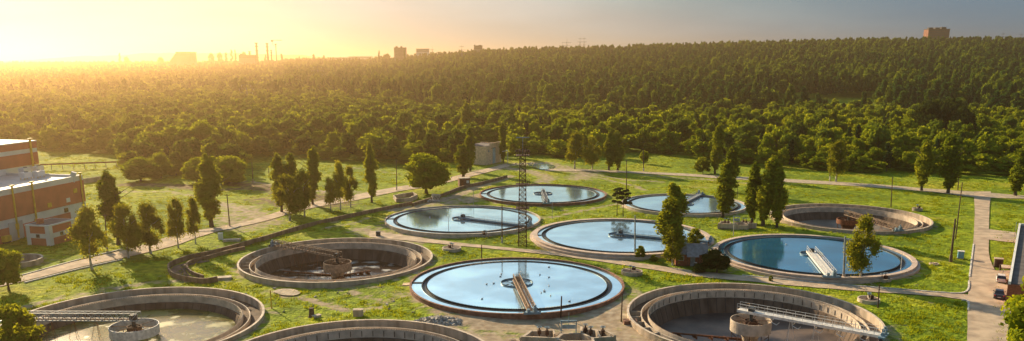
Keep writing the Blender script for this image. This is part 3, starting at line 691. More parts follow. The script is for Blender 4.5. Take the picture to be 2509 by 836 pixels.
DIM = {'poplar': (16.4, 4.4), 'birch': (11, 6.4), 'round': (10, 9.2), 'dark': (8, 9.2), 'mound': (9, 11.5), 'cone': (16, 11.5), 'conifer': (18, 5.8), 'bush': (4, 5.2), 'pine': (9, 7), 'belt': (10, 9), 'hill': (18, 7.4), 'hillround': (16, 10.5)}
NAME = {'poplar': 'poplar_tree', 'birch': 'birch_tree', 'round': 'broadleaf_tree', 'dark': 'dark_shrub', 'mound': 'broadleaf_tree', 'cone': 'broadleaf_tree', 'conifer': 'forest_tree', 'bush': 'bush', 'pine': 'pine_tree', 'belt': 'broadleaf_tree', 'hill': 'forest_tree', 'hillround': 'forest_tree'}
def plant(kind, P, h, w, label, cat, group=None, var=None, rz=None, lean=(0, 0)):
    v = random.randrange(len(CR[kind])) if var is None else var
    t = thing(NAME[kind], label, cat, P, rz if rz is not None else random.uniform(0, 6.28), group)
    w = w*(1.22 if kind == 'poplar' else 1); H, W = DIM[kind]; t.scale = (w/W, w/W, h/H); t.rotation_euler = (lean[0], lean[1], t.rotation_euler[2])
    a = bpy.data.objects.new('trunk', TRK[kind]); b = bpy.data.objects.new('crown', CR[kind][v])
    for o in (a, b): col.objects.link(o); o.parent = t
    return t
def tree_px(kind, x, y, top, w, label, cat='tree', group=None, z=0, **kw):
    P = G(x, y, z); h = topz(P, top)-z; return plant(kind, P, h, w*mpp(P), label, cat, group, **kw)
T_ = tree_px
gl = 'birches along the diagonal road'
T_('birch', 226, 662, 512, 92, 'wide birch in front of the industrial hall annex', group=gl, var=0)
T_('poplar', 290, 600, 422, 60, 'tall poplar rising above the two birches right of the hall', group='poplars of the plant', var=1)
T_('birch', 315, 632, 500, 86, 'full birch under the leftmost tall poplar', group=gl, var=1)
T_('birch', 370, 622, 500, 84, 'full birch at the right side of the leftmost clump by the road', group=gl, var=2)
T_('birch', 437, 608, 487, 55, 'slim birch, left one of the pair in front of the big roadside poplar', group=gl, var=3)
T_('birch', 479, 597, 487, 48, 'slim birch, right one of the pair in front of the big roadside poplar', group=gl, var=0)
T_('poplar', 519, 556, 378, 64, 'broad spindle poplar beside the wooden pole at the road bend', group='poplars of the plant', var=0)
T_('poplar', 690, 520, 376, 40, 'tall poplar, left of the two standing behind the road birches', group='poplars of the plant', var=2)
T_('poplar', 716, 522, 374, 38, 'tall poplar, right of the two standing behind the road birches', group='poplars of the plant', var=3)
T_('birch', 711, 541, 428, 84, 'drooping birch with a wide crown under the twin poplars', group=gl, var=1)
T_('birch', 746, 531, 420, 58, 'drooping birch between the wide birch and the lone poplar', group=gl, var=2)
T_('poplar', 767, 502, 360, 38, 'lone slim poplar behind the drooping birches', group='poplars of the plant', var=1)
T_('birch', 811, 514, 436, 40, 'small birch, left one of the three by the road', group=gl, var=3)
T_('birch', 834, 514, 400, 46, 'tallest birch, middle one of the three by the road', group=gl, var=0)
T_('birch', 859, 508, 407, 44, 'leaning birch, right one of the three by the road', group=gl, var=1)
T_('poplar', 911, 496, 350, 32, 'slender poplar at the right end of the road row', group='poplars of the plant', var=2)
T_('round', 1045, 474, 377, 112, 'big round leafy tree beside the low concrete wall', var=0)
T_('poplar', 1135, 434, 354, 44, 'short rounded poplar behind the brown brick kiosk', group='poplars of the plant', var=0)
T_('poplar', 1152, 420, 312, 28, 'dark narrow poplar left of the pale pump house', group='poplars of the plant', var=3)
T_('pine', 1512, 530, 458, 48, 'flat-crowned pine, left one of the pair by the small tank', group='pines', var=0)
T_('pine', 1527, 531, 463, 46, 'flat-crowned pine, right one of the pair by the small tank', group='pines', var=1)
T_('poplar', 1640, 640, 448, 64, 'big leafy poplar rising behind the brick hut', group='poplars of the plant', var=1, lean=(0, .03))
T_('birch', 1648, 650, 556, 74, 'low willow-like tree hiding the left side of the brick hut', var=2)
T_('poplar', 1771, 535, 396, 50, 'leafy poplar in front of the smallest full tank', group='poplars of the plant', var=2, lean=(0, .04))
T_('poplar', 1787, 470, 357, 44, 'poplar standing just behind the one at the smallest full tank', group='poplars of the plant', var=0)
T_('poplar', 1842, 548, 396, 42, 'poplar at the concrete chamber, left of three', group='poplars of the plant', var=3, lean=(0, .03))
T_('poplar', 1870, 554, 382, 56, 'poplar at the concrete chamber, tallest and middle of three', group='poplars of the plant', var=1, lean=(0, .03))
T_('poplar', 1903, 559, 402, 42, 'poplar at the concrete chamber, right of three, before the drained tank', group='poplars of the plant', var=0, lean=(0, .04))
T_('birch', 2106, 690, 530, 84, 'leafy birch standing in front of the deep blue tank', var=1)
T_('dark', 1756, 668, 612, 76, 'large dark shrub at the right corner of the brick hut', 'shrub', var=0)
T_('dark', 1712, 668, 648, 44, 'low dark shrub creeping in front of the brick hut', 'shrub', var=1)
T_('bush', 1567, 636, 602, 28, 'small green bush at the foot of the pole left of the hut', 'bush', var=0)
T_('bush', 1602, 640, 625, 22, 'tiny bush between the pole and the willow-like tree', 'bush', var=1)
T_('bush', 1702, 604, 562, 44, 'sunlit bush peeking out behind the hut roof', 'bush', var=2)
T_('bush', 1888, 690, 676, 12, 'tiny bush on the verge in front of the deep blue tank', 'bush', var=2)
T_('poplar', 1752, 427, 304, 32, 'tall columnar poplar at the edge of the far track', group='poplars of the plant', var=2)
T_('bush', 1722, 425, 385, 46, 'bright bush left of the tall columnar poplar on the far track', 'bush', var=0)
T_('poplar', 2258, 468, 342, 38, 'back row poplar, left of the two at the right road junction', group='poplars of the plant', var=0)
T_('poplar', 2322, 474, 330, 50, 'back row poplar, broader right one of the two at the road junction', group='poplars of the plant', var=3)
T_('poplar', 2488, 480, 360, 48, 'back poplar near the right edge across the side road', group='poplars of the plant', var=1)
T_('birch', 2048, 446, 344, 62, 'wide leafy tree standing on the far track with its crown to the ground', var=3)
T_('birch', 1408, 414, 326, 58, 'drooping tree left of the small round lawn tree, largest of the four beyond the puddle', var=0)
T_('birch', 1450, 416, 334, 48, 'drooping tree beside the larger one beyond the puddle', var=1)
T_('poplar', 1492, 418, 322, 30, 'straight young tree, left of the two before the dark wood', var=2, group='straight young trees')
T_('poplar', 1513, 418, 322, 36, 'straight young tree, right of the two before the dark wood', var=1, group='straight young trees')
T_('round', 1578, 402, 370, 24, 'small lone tree behind the white-footed pole on the lawn', var=1)
T_('poplar', 1140, 345, 252, 28, 'dark narrow poplar standing above the bright belt left of centre', var=1)
T_('poplar', 2035, 352, 268, 28, 'dark narrow poplar standing above the bright belt on the right', var=0)
T_('poplar', 1233, 400, 300, 20, 'thin poplar right behind the pale pump house', var=2)
T_('round', 22, 712, 612, 76, 'bushy tree at the left edge in front of the sunken tank', var=1)
P = G(38, 870); plant('bush', P, topz(P, 752), 7.5, 'bright leafy bush in the bottom left corner before the bridge', 'bush', None, 1)
P = G(2545, 930); plant('cone', P, topz(P, 615), 13, 'large leafy tree filling the bottom right corner', 'tree', None, 0)
for i, (x, y, tp, w_, lb) in enumerate([(345, 444, 388, 96, 'bright spreading bush at the end of the trestle pipe'), (395, 437, 376, 54, 'taller rounded bush right of the spreading one by the trestle pipe'), (432, 430, 390, 50, 'small bright bush between two taller ones behind the left bare track'),
  (482, 448, 388, 66, 'rounded bush just left of the big roadside poplar'), (562, 452, 384, 92, 'dark broad bush just right of the big roadside poplar'), (446, 400, 312, 110, 'great domed tree, left of two joined domes at the left meadow edge'), (500, 402, 300, 96, 'great domed tree, taller right one of two joined domes at the left meadow edge'),
  (585, 392, 325, 92, 'wide bright tree where the left meadow meets the wood'), (2262, 352, 246, 90, 'great dark tree in the belt, left of the trio below the brick tower block'), (2312, 350, 240, 90, 'great dark tree in the belt, middle of the trio below the brick tower block'), (2356, 358, 262, 70, 'great dark tree in the belt, right of the trio below the brick tower block')]):
    T_('mound' if x < 2000 else 'dark', x, y, tp, w_, lb, 'tree', var=i % (3 if x < 2000 else 2))

# ---------------------------------------------------------------- the wood behind: 250 of its trees as things, the rest one mass
BASE = [(-600, 376), (0, 372), (100, 370), (280, 380), (305, 425), (470, 432), (590, 434), (612, 398), (700, 382), (860, 398), (960, 408), (1050, 404), (1140, 398), (1240, 392), (1300, 380), (1380, 392), (1470, 385), (1560, 376), (1680, 388), (1780, 400), (1900, 412), (2000, 418), (2130, 424), (2509, 432), (3200, 440)]
HB = [(-600, 250), (0, 250), (500, 245), (800, 255), (1000, 285), (1200, 285), (1400, 292), (1700, 295), (1900, 292), (2150, 290), (2300, 300), (2509, 310), (3200, 310)]
def ip(T, x): return float(np.interp(x, [a[0] for a in T], [a[1] for a in T]))
keep_out = [(1155, 350, 1255, 420), (1900, 268, 2150, 293), (1020, 286, 1160, 300), (1150, 262, 1200, 275)]
forest = []      # x, y, z, kind, h, w, rz
Yc = 268.
while Yc < 4200:
    sp = 6.6 if Yc < 650 else 8.3 if Yc < 1500 else 8.3+(Yc-1500)*.006
    half = .72*Yc+60
    for Xc in np.arange(-half, half, sp):
        X, Y = Xc+random.uniform(-.45, .45)*sp, Yc+random.uniform(-.5, .5)*sp
        t = X/Y*1.03; px, py = proj(X, Y, 0)
        if py > ip(BASE, px) or py > 442: continue
        zc, dc = crest(t)
        if Y > dc*1.12+60: continue
        if any(a < px < c and b < py < d for a, b, c, d in keep_out): continue
        if 880 < px < 1000 and Y > 1500 and random.random() < .5: continue
        hb = ip(HB, px)+random.uniform(-9, 9); z = float(terrain(X, Y))
        if math.sin(X*.045+1.3*math.sin(Y*.037))*math.sin(Y*.041+X*.013) > .88 and Y > 420: continue
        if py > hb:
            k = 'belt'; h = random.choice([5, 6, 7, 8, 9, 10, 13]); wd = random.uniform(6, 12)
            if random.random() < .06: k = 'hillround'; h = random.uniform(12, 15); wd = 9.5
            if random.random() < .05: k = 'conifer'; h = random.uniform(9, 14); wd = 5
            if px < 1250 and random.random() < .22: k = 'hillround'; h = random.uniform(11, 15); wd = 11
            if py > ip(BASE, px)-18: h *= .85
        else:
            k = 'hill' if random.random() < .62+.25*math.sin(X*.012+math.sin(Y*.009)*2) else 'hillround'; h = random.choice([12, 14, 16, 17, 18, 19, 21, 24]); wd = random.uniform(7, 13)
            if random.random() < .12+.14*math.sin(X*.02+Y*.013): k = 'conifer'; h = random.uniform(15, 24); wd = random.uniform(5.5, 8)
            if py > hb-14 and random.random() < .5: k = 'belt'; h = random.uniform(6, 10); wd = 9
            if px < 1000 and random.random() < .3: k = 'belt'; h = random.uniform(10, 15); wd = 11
        if Y > 1500: wd *= 1+(Y-1500)/4200
        if px < 700 and Y > 900 and k != 'belt': h *= .8
        forest.append((X, Y, z, k, h, wd))
    Yc += sp*(.95 if Yc < 1500 else 1.5)
print('forest trees', len(forest))
def vis(f):
    px, py = proj(f[0], f[1], f[2]+f[4]); return f[4]/f[1] if -20 < px < 2530 else 0
order = sorted(range(len(forest)), key=lambda i: -vis(forest[i])); chosen = set(order[:235])
for i in order[:235]:
    X, Y, z, k, h, wd = forest[i]
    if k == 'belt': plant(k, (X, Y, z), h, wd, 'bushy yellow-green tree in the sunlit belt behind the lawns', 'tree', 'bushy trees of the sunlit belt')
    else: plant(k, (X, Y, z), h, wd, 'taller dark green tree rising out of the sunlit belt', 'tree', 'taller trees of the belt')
def scatter(name, pts, meshes, label, kind='stuff'):
    """one stuff object: points carrying copies of the meshes"""
    me = bpy.data.meshes.new(name); me.from_pydata([p[0] for p in pts], [], [])
    for nm, ty, i in (('scl', 'FLOAT_VECTOR', 1), ('rot', 'FLOAT_VECTOR', 2)):
        a = me.attributes.new(nm, ty, 'POINT'); a.data.foreach_set('vector', np.array([p[i] for p in pts], np.float32).ravel())
    a = me.attributes.new('pick', 'INT', 'POINT'); a.data.foreach_set('value', np.array([p[3] for p in pts], np.int32))
    o = bpy.data.objects.new(name, me); col.objects.link(o); tag(o, label, None, None, kind)
    ng = bpy.data.node_groups.new(name, 'GeometryNodeTree'); N, L = ng.nodes, ng.links
    ng.interface.new_socket('Geometry', in_out='INPUT', socket_type='NodeSocketGeometry'); ng.interface.new_socket('Geometry', in_out='OUTPUT', socket_type='NodeSocketGeometry')
    gi, go = N.new('NodeGroupInput'), N.new('NodeGroupOutput'); jn = N.new('GeometryNodeJoinGeometry')
    def att(nm, ty):
        n = N.new('GeometryNodeInputNamedAttribute'); n.data_type = ty; n.inputs['Name'].default_value = nm; return n.outputs['Attribute']
    sc_, ro, pk = att('scl', 'FLOAT_VECTOR'), att('rot', 'FLOAT_VECTOR'), att('pick', 'INT')
    for i, ob in enumerate(meshes):
        oi = N.new('GeometryNodeObjectInfo'); oi.inputs['Object'].default_value = ob; oi.transform_space = 'ORIGINAL'
        oi.inputs['As Instance'].default_value = True
        cmp_ = N.new('FunctionNodeCompare'); cmp_.data_type = 'INT'; cmp_.operation = 'EQUAL'; L.new(pk, cmp_.inputs['A']); cmp_.inputs['B'].default_value = i
        ins = N.new('GeometryNodeInstanceOnPoints'); L.new(gi.outputs[0], ins.inputs['Points']); L.new(cmp_.outputs[0], ins.inputs['Selection'])
        L.new(oi.outputs['Geometry'], ins.inputs['Instance']); L.new(sc_, ins.inputs['Scale']); L.new(ro, ins.inputs['Rotation'])
        L.new(ins.outputs[0], jn.inputs[0])
    L.new(jn.outputs[0], go.inputs[0])
    md = o.modifiers.new('scatter', 'NODES'); md.node_group = ng; return o
def crown_obs(kinds):     # the crowns of real trees of the scene that lend their shape
    res = []
    for k in kinds:
        for me in CR[k]:
            ob = next((o for o in bpy.data.objects if o.data == me), None)
            if ob is None:
                ob = bpy.data.objects.new(me.name, me)
            res.append(ob)
    return res
FK = ['belt', 'hill', 'hillround', 'conifer']; obs = crown_obs(FK); offs = {}; k_ = 0
for k in FK: offs[k] = (k_, len(CR[k])); k_ += len(CR[k])
pts = []
for i, (X, Y, z, k, h, wd) in enumerate(forest):
    if i in chosen: continue
    H, W = DIM[k]; s = wd/W*random.uniform(.9, 1.1); pts.append(((X, Y, z), (s, s, h/H), (0, 0, random.uniform(0, 6.28)), offs[k][0]+random.randrange(offs[k][1])))
print('loose crowns', [o.name for o in obs if o.name not in sc.objects])
scatter('forest', pts, obs, 'dense mixed wood covering the plain and the long hillside behind the plant')
# scattered far trees on the skyline
# ---------------------------------------------------------------- skyline trees
for i, (x, tp, D, w_) in enumerate([(296, 131, 2600, 7), (312, 140, 2600, 14), (395, 140, 2600, 16), (520, 131, 2700, 16), (541, 130, 2700, 14), (556, 130, 2700, 10), (570, 123, 2700, 8), (579, 123, 2700, 7), (600, 128, 2700, 12), (652, 134, 2700, 8), (692, 133, 2600, 10), (735, 137, 2500, 8), (770, 133, 2500, 10), (795, 135, 2500, 8), (930, 125, 2000, 7), (992, 125, 1700, 8), (950, 133, 2200, 22)]):
    X = (x-CX)/FPX*D*.975; z = float(terrain(X, D)); P = Vector((X, D, z)); h = topz(P, tp)-z
    plant('hill' if w_ < 12 else 'hillround', P, h, w_*D/FPX*1.1, 'tree standing out against the hazy sky on the left skyline', 'tree', 'trees on the skyline')

# ---------------------------------------------------------------- poles and masts
def pole(x, y, xt, yt, label, m='wood_pole', r=.16, cat='pole', name='utility_pole', arm=0, base=None, z=0):
    P = G(x, y, z); h = topz(P, yt)-z; d_ = mpp(P); q = (h*.02); Tq = G(xt, yt, z+h)
    dx = Tq.x-P.x; t = thing(name, label, cat, P, 0, 'poles around the plant')
    tp = Vector((dx, 0, h))
    MB().bar((0, 0, -.4), tp, r, r*.7, 10).build('shaft', m, t)
    if base: MB().bar((0, 0, -.2), tp*.16, r*1.35, r*1.35, 8).build('foot', base, t)
    if arm:
        b = MB(); b.box((dx*.96, 0, h*.96), (arm, .1, .1))
        for s in (-1, 1): b.bar((dx*.96+s*arm*.42, 0, h*.96), (dx*.96+s*arm*.42, 0, h*.96+.3), .06)
        b.build('crossarm', m, t)
    return t
pole(263, 620, 257, 525, 'wooden pole between the hall annex birch and the leftmost poplar', arm=.9, base='concrete')
pole(563, 555, 556, 476, 'leaning wooden pole right of the big roadside poplar', arm=1.2, base='concrete')
pole(620, 447, 617, 396, 'distant wooden pole on the far left meadow', base='concrete')
pole(972, 467, 971, 392, 'wooden pole with a pale foot left of the big round tree', arm=.8, base='kerb')
pole(1230, 596, 1230, 502, 'dark pole just left of the lattice mast', base='kerb')
pole(1180, 634, 1180, 600, 'short dark post behind the nearest full tank', 'rust_dark', .13, 'post', 'post')
pole(1535, 470, 1535, 392, 'thin wooden pole standing behind the pair of pines', arm=.7)
pole(1577, 421, 1576, 364, 'pole with white foot beside the small lone tree', base='kerb', r=.2)
pole(1556, 634, 1556, 528, 'grey-blue pole in front of the pink-rimmed tank', 'grey_paint', .2)
pole(2067, 690, 2071, 580, 'thick grey pole left of the birch at the deep blue tank', 'grey_paint', .24, base='concrete')
pole(2183, 508, 2187, 434, 'wooden pole behind the back right drained tank')
pole(2329, 642, 2341, 536, 'thick leaning double pole with a box at its foot on the right lawn', 'wood_pole', .24, base='concrete_dark')
pole(2341, 585, 2358, 447, 'tallest slim leaning pole on the right lawn', r=.15)
pole(2033, 444, 2036, 366, 'pole with white foot beside the wide leafy tree on the far track', base='kerb')
pole(2347, 466, 2352, 396, 'pole at the right end of the back poplar row')
pole(1797, 579, 1798, 534, 'thin pale post with a short arm between pink-rimmed and deep blue tanks', 'kerb', .1, 'post', 'post')
pole(1806, 486, 1808, 448, 'thin dark pole right of the smallest full tank', r=.09)
pole(1353, 538, 1353, 495, 'thin grey rod in front of the farthest full tank', 'grey_paint', .07, 'post', 'post')
pole(1099, 571, 1099, 530, 'thin grey rod at the near rim of the tank with hooked bridge', 'grey_paint', .07, 'post', 'post')
pole(1160, 502, 1160, 460, 'thin grey rod on the bare track left of the farthest full tank', 'grey_paint', .07, 'post', 'post')
pole(1715, 578, 1715, 555, 'small post beside the sunlit bush behind the hut', 'rust_dark', .1, 'post', 'post')
pole(1522, 790, 1525, 720, 'rusty post between the nearest full tank and the largest drained tank', 'rust_dark', .12, 'post', 'post')
pole(1374, 779, 1376, 726, 'dark rusty post at the near rim of the nearest full tank', 'rust_dark', .15, 'post', 'post')
pole(2151, 755, 2155, 697, 'rusty post beside the well behind the largest drained tank', 'rust_dark', .12, 'post', 'post')
pole(666, 757, 662, 711, 'bright yellow post on the grass between two drained tanks', 'yellow', .14, 'post', 'post')
pole(2206, 672, 2211, 621, 'thin white rod at the right rim of the deep blue tank', 'white_paint', .08, 'post', 'post')
pole(659, 432, 658, 410, 'short dark stub post on the far left meadow', 'rust_dark', .15, 'post', 'post')

P = G(1280, 602); zt = topz(P, 372); zT = topz(P, 337)
t = thing('lattice_mast', 'tall rusty lattice mast with railed platforms in the middle of the plant', 'mast', P)
w0, w1 = .95, .62
for a in (-1, 1):
    for c in (-1, 1): MB().bar((a*w0, c*w0, -.2), (a*w1, c*w1, zt), .14, .10).build('leg', 'rust_dark', t)
b = MB(); n = 20
for i in range(n):
    za, zb = zt*i/n, zt*(i+1)/n; wa, wb = w0+(w1-w0)*i/n, w0+(w1-w0)*(i+1)/n
    for s in (-1, 1):
        k = 1 if i % 2 else -1
        b.bar((-wa*k, s*wa, za), (wb*k, s*wb, zb), .062); b.bar((s*wa, -wa*k, za), (s*wb, wb*k, zb), .062)
        b.bar((wa*k, s*wa, za), (-wb*k, s*wb, zb), .045)
        b.bar((-wb, s*wb, zb), (wb, s*wb, zb), .062); b.bar((s*wb, -wb, zb), (s*wb, wb, zb), .062)
b.build('bracing', 'rust_dark', t)
def platform(z, hw, m='rust_dark'):
    b = MB(); b.box((0, 0, z), (2*hw, 2*hw, .12))
    for a in (-1, 1):
        for c in (-1, 1): b.bar((a*hw, c*hw, z), (a*hw, c*hw, z+1), .04)
        for k in (.5, 1): b.bar((-hw, a*hw, z+k), (hw, a*hw, z+k), .035); b.bar((a*hw, -hw, z+k), (a*hw, hw, z+k), .035)
    for i in range(8): b.bar((hw*math.cos(i*.785), hw*math.sin(i*.785), z), (hw*math.cos(i*.785), hw*math.sin(i*.785), z+1), .05)
    b.build('platform', m, t)
platform(zt-.8, 1.55); platform(topz(P, 452), 1.5); platform(topz(P, 509), 1.5)
b = MB(); b.bar((0, 0, zt-.8), (0, 0, zT), .07); b.box((0, 0, zT), (2.9, .16, .22)); b.build('antenna_bar', 'grey_paint', t)
b = MB()
for i in range(6): a = i*PI/3; b.box((1.3*math.cos(a), 1.3*math.sin(a), zt+.2), (.45, .4, .5), a)
b.build('floodlight_cluster', 'rust_dark', t)

def pylon(x, ptop, D, label, arms=3, wid=5.5, ins=True):
    X = (x-CX)/FPX*D*.975; z = float(terrain(X, D)); P = Vector((X, D, z)); H = topz(P, ptop)-z
    t = thing('power_pylon', label, 'pylon', P, random.uniform(-.3, .3), 'power pylons'); r = max(.12, D/FPX*.27)
    b = MB()
    for a in (-1, 1):
        for c in (-1, 1): b.bar((a*H*.085, c*H*.085, -1), (a*.35, c*.35, H*.78), r, r*.8)
    b.bar((0, 0, H*.76), (0, 0, H), r*1.2, r*.5)
    n = 7
    for i in range(n):
        za, zb = H*.78*i/n, H*.78*(i+1)/n; wa, wb = H*.085*(1-i/n)+.35*i/n, H*.085*(1-(i+1)/n)+.35*(i+1)/n
        for s in (-1, 1): b.bar((-wa, s*wa, za), (wb, s*wb, zb), r*.6); b.bar((wa, s*wa, za), (-wb, s*wb, zb), r*.6)
    b.build('tower_frame', 'pylon', t)
    for k in range(arms):
        zz = H*(.62+.14*k); L = wid*(1, 1.25, .8)[k % 3]; c = MB(); c.bar((-L, 0, zz), (0, 0, zz+1), r*.8); c.bar((L, 0, zz), (0, 0, zz+1), r*.8); c.bar((-L, 0, zz), (L, 0, zz), r*.8); a = c.build('arm', 'pylon', t)
        if ins:
            for s in (-1, 1): MB().bar((s*L, 0, zz-.1), (s*L, 0, zz-1.7), r*.9, r*.9, 6).build('insulator', 'insulator', a)
pylon(1388, 92, 1800, 'tallest pylon on the skyline, left of the close pair', 2, 8)
pylon(1377, 103, 1800, 'short pylon beside the tallest one on the skyline', 2, 4)
pylon(1420, 90, 1750, 'left pylon of the close pair on the skyline', 3, 5)
pylon(1430, 90, 1750, 'right pylon of the close pair on the skyline', 3, 5)
pylon(1132, 109, 1500, 'dark pylon poking out of the wood left of the low rooftop', 3, 6)
pylon(1925, 90, 1560, 'lone small mast on the ridge in the right half', 1, 2)
pylon(2447, 79, 1500, 'left one of the two pylons right of the brick tower block', 3, 5)
pylon(2491, 81, 1500, 'right one of the two pylons right of the brick tower block', 3, 5)
pylon(1060, 112, 2200, 'faint pylon beside the pale rooftop on the skyline', 2, 4)
pylon(778, 158, 1150, 'pylon with pale insulators inside the wood left of centre', 3, 6.5)
pylon(600, 202, 760, 'pylon with pale insulators inside the orange-lit wood', 3, 5)
pylon(338, 250, 560, 'pylon with pale insulators above the bushes at the left', 3, 4)

# ---------------------------------------------------------------- far buildings
M['far_window'] = mat('far_window', (.12, .09, .085), .3, .1, .1)
def at(x, D): return Vector(((x-CX)/FPX*D*.975, D, 0))
def block(x0, x1, ptop, D, label, wall='far_wall', roof='far_roof', floors=9, cols=8, name='apartment_block', heads=(), rz=0):
    P = at((x0+x1)/2, D); P.z = float(terrain(P.x, D)); h = topz(P, ptop)-P.z; W = (x1-x0)/FPX*D
    t = thing(name, label, 'building', P, rz, 'far buildings on the skyline')
    MB().box((0, 0, h/2-2), (W, W*.45, h+4)).build('wall', wall, t)
    MB().box((0, 0, h+.6), (W+.6, W*.45+.6, 1.2)).build('roof', roof, t)
    fh = 3.0; n = min(floors, int(h/fh))
    for i in range(n):
        b = MB()
        for j in range(cols): b.box((-W/2+W*(j+.5)/cols, -W*.225-.06, h-2-fh*i), (W/cols*.5, .14, 1.6))
        b.box((0, -W*.225-.01, h-2-fh*i), (W*.96, .1, 1.9)); b.build('window_row', 'far_window', t)
    for u, ww, hh in heads: MB().box((u*W, 0, h+1.2+hh/2), (ww*W, W*.2, hh)).build('roof_housing', roof, t)
    return t
block(968, 996, 118, 1900, 'blocky tower block with rooftop housings left of the centre skyline', heads=((-.3, .18, 2.6), (.1, .15, 2.8)), floors=8, cols=7)
block(2260, 2310, 73, 1560, 'red-brown brick tower block on the right ridge', 'far_brick', floors=9, cols=10, heads=((-.33, .2, 2.6), (-.02, .2, 2.6), (.28, .22, 3.4)))
block(1162, 1182, 113, 1850, 'low rooftop peeking over the wood left of the ridge pylons', floors=2, cols=5, heads=((-.4, .12, 1.5), (.2, .3, 1)))
block(1022, 1052, 121, 2100, 'pale low block half hidden in haze left of the centre', 'clad_white', floors=2, cols=8)
block(815, 878, 142, 2600, 'long white warehouse roof low on the skyline', 'clad_white', 'roof_light', 1, 12, 'warehouse')
block(858, 912, 139.5, 2900, 'second pale warehouse behind the long white one', 'clad_white', 'roof_light', 1, 12, 'warehouse')
block(590, 628, 136, 2300, 'low grey works building at the foot of the chimneys', 'far_wall', floors=2, cols=6, name='works_building', heads=((-.4, .12, 3),))
P = at(440, 2300); P.z = float(terrain(P.x, 2300)); h = topz(P, 129)-P.z; t = thing('works_hall', 'large works hall with one sloping roof side on the hazy left skyline', 'building', P)
k = 2300/FPX
MB().add([(-42*k, 0, 0), (-28*k, 0, h*.35), (-6*k, 0, h), (30*k, 0, h), (30*k, 0, 0), (-42*k, 40, 0), (-28*k, 40, h*.35), (-6*k, 40, h), (30*k, 40, h), (30*k, 40, 0)], [(0, 1, 2, 3, 4), (9, 8, 7, 6, 5), (1, 6, 7, 2), (2, 7, 8, 3), (3, 8, 9, 4), (0, 5, 6, 1)]).build('wall', 'far_wall', t)
MB().box((12*k, 20, h+.8), (37*k, 41, 1.6)).build('roof', 'far_roof', t)
def chimney(x, D, ptop, r, label):
    P = at(x, D); P.z = float(terrain(P.x, D)); h = topz(P, ptop)-P.z; t = thing('factory_chimney', label, 'chimney', P, 0, 'factory chimneys')
    MB().bar((0, 0, -2), (0, 0, h), r*1.25, r*.8, 20).build('stack', 'far_brick', t)
    for q in (.985, .86, .70, .45): MB().ring(r*.9, r*1.5, h*q-1.2, h*q+1.2, 20).build('gallery', 'far_roof', t)
chimney(632, 2300, 105, 2.9, 'left of the two tall ringed factory chimneys'); chimney(658, 2300, 106, 2.7, 'right of the two tall ringed factory chimneys')
chimney(667, 2300, 123, 1.6, 'short thin chimney right of the two tall ones'); chimney(614, 2750, 126, 3.2, 'stubby water tower stack left of the tall chimneys')
P = at(679, 2250); P.z = float(terrain(P.x, 2250)); h = topz(P, 108)-P.z; t = thing('tower_crane', 'tower crane with its jib pointing right beside the chimneys', 'crane', P)
MB().bar((0, 0, 0), (0, 0, h), 1.6, 1.3).build('tower', 'far_wall', t); zc_ = topz(P, 122)
MB().bar((-12, 0, zc_), (18, 0, zc_), .9).build('jib', 'far_wall', t); MB().box((-9, 0, zc_-2), (5, 3, 4)).build('counterweight', 'far_roof', t); MB().box((0, 0, h-1), (4, 3, 3)).build('cab', 'far_roof', t)
MB().bar((-10, 0, zc_), (-6, 0, h*.93), .6).build('jib_strut', 'far_wall', t)

# ---------------------------------------------------------------- industrial hall at the left
def frame2(p0, p1):
    u = (p1-p0); u.z = 0; L = u.length; u /= L; return u, Vector((-u.y, u.x, 0)), L, math.atan2(u.y, u.x)
A, B = G(-150, 640), G(215, 541); u, v, L, rz = frame2(A, B); h = 11.6
t = thing('industrial_hall', 'large brown and white clad industrial hall with yellow pipes at the left edge', 'building', A, rz)
MB().box((L/2, 14, h/2), (L, 28, h)).build('wall', 'clad_white', t)
MB().box((L/2, -.05, (5.3+h-.7)/2), (L+.1, .12, h-.7-5.3)).build('cladding_panel', 'clad_brown', t)
MB().box((L/2-3, -.05, 1.7), (L-6.2, .12, 3.4)).build('cladding_panel', 'clad_brown', t)
MB().box((L+.04, 14, (5.3+h-.7)/2), (.12, 27.9, h-.7-5.3)).build('cladding_panel', 'clad_brown', t)
MB().box((L/2, 14, h+.02), (L-.8, 27.2, .1)).build('roof', 'roof_light', t)
b = MB()
for c, d in (((L/2, .2), (L, .4)), ((L/2, 27.8), (L, .4)), ((.2, 14), (.4, 27.1)), ((L-.2, 14), (.4, 27.1))): b.box((*c, h+.3), (*d, .75))
b.build('parapet', 'clad_white', t)
for px in (20, 68, 206):
    q = ((px+150)/365.)*L*1.02; q = min(q, L-1.2)
    b = MB(); b.bar((q, -.35, .5), (q, -.35, h+1.2), .22, seg=10); b.box((q, -.35, h+1.3), (1.2, .5, .3)); b.box((q, -.3, 3.2), (.9, .3, 1.4)); b.build('drain_pipe', 'yellow', t)
for q, z, m_ in ((L-7.5, 4.2, 'glass_dark'), (L-6.4, 6.6, 'clad_white'), (L-13, 6.4, 'yellow'), (L-3.5, 8.6, 'yellow')):
    MB().box((q, -.16, z), (1.3, .14, 1.1)).build('window' if m_ == 'glass_dark' else 'sign_panel', m_, t)
MB().box((L-24.5, -.14, 2.2), (4.2, .2, 4.4)).build('roller_door', 'roof_light', t)
A2 = G(97, 416, h); L2 = (A2-A).dot(u); w2 = (A2-A).dot(v)
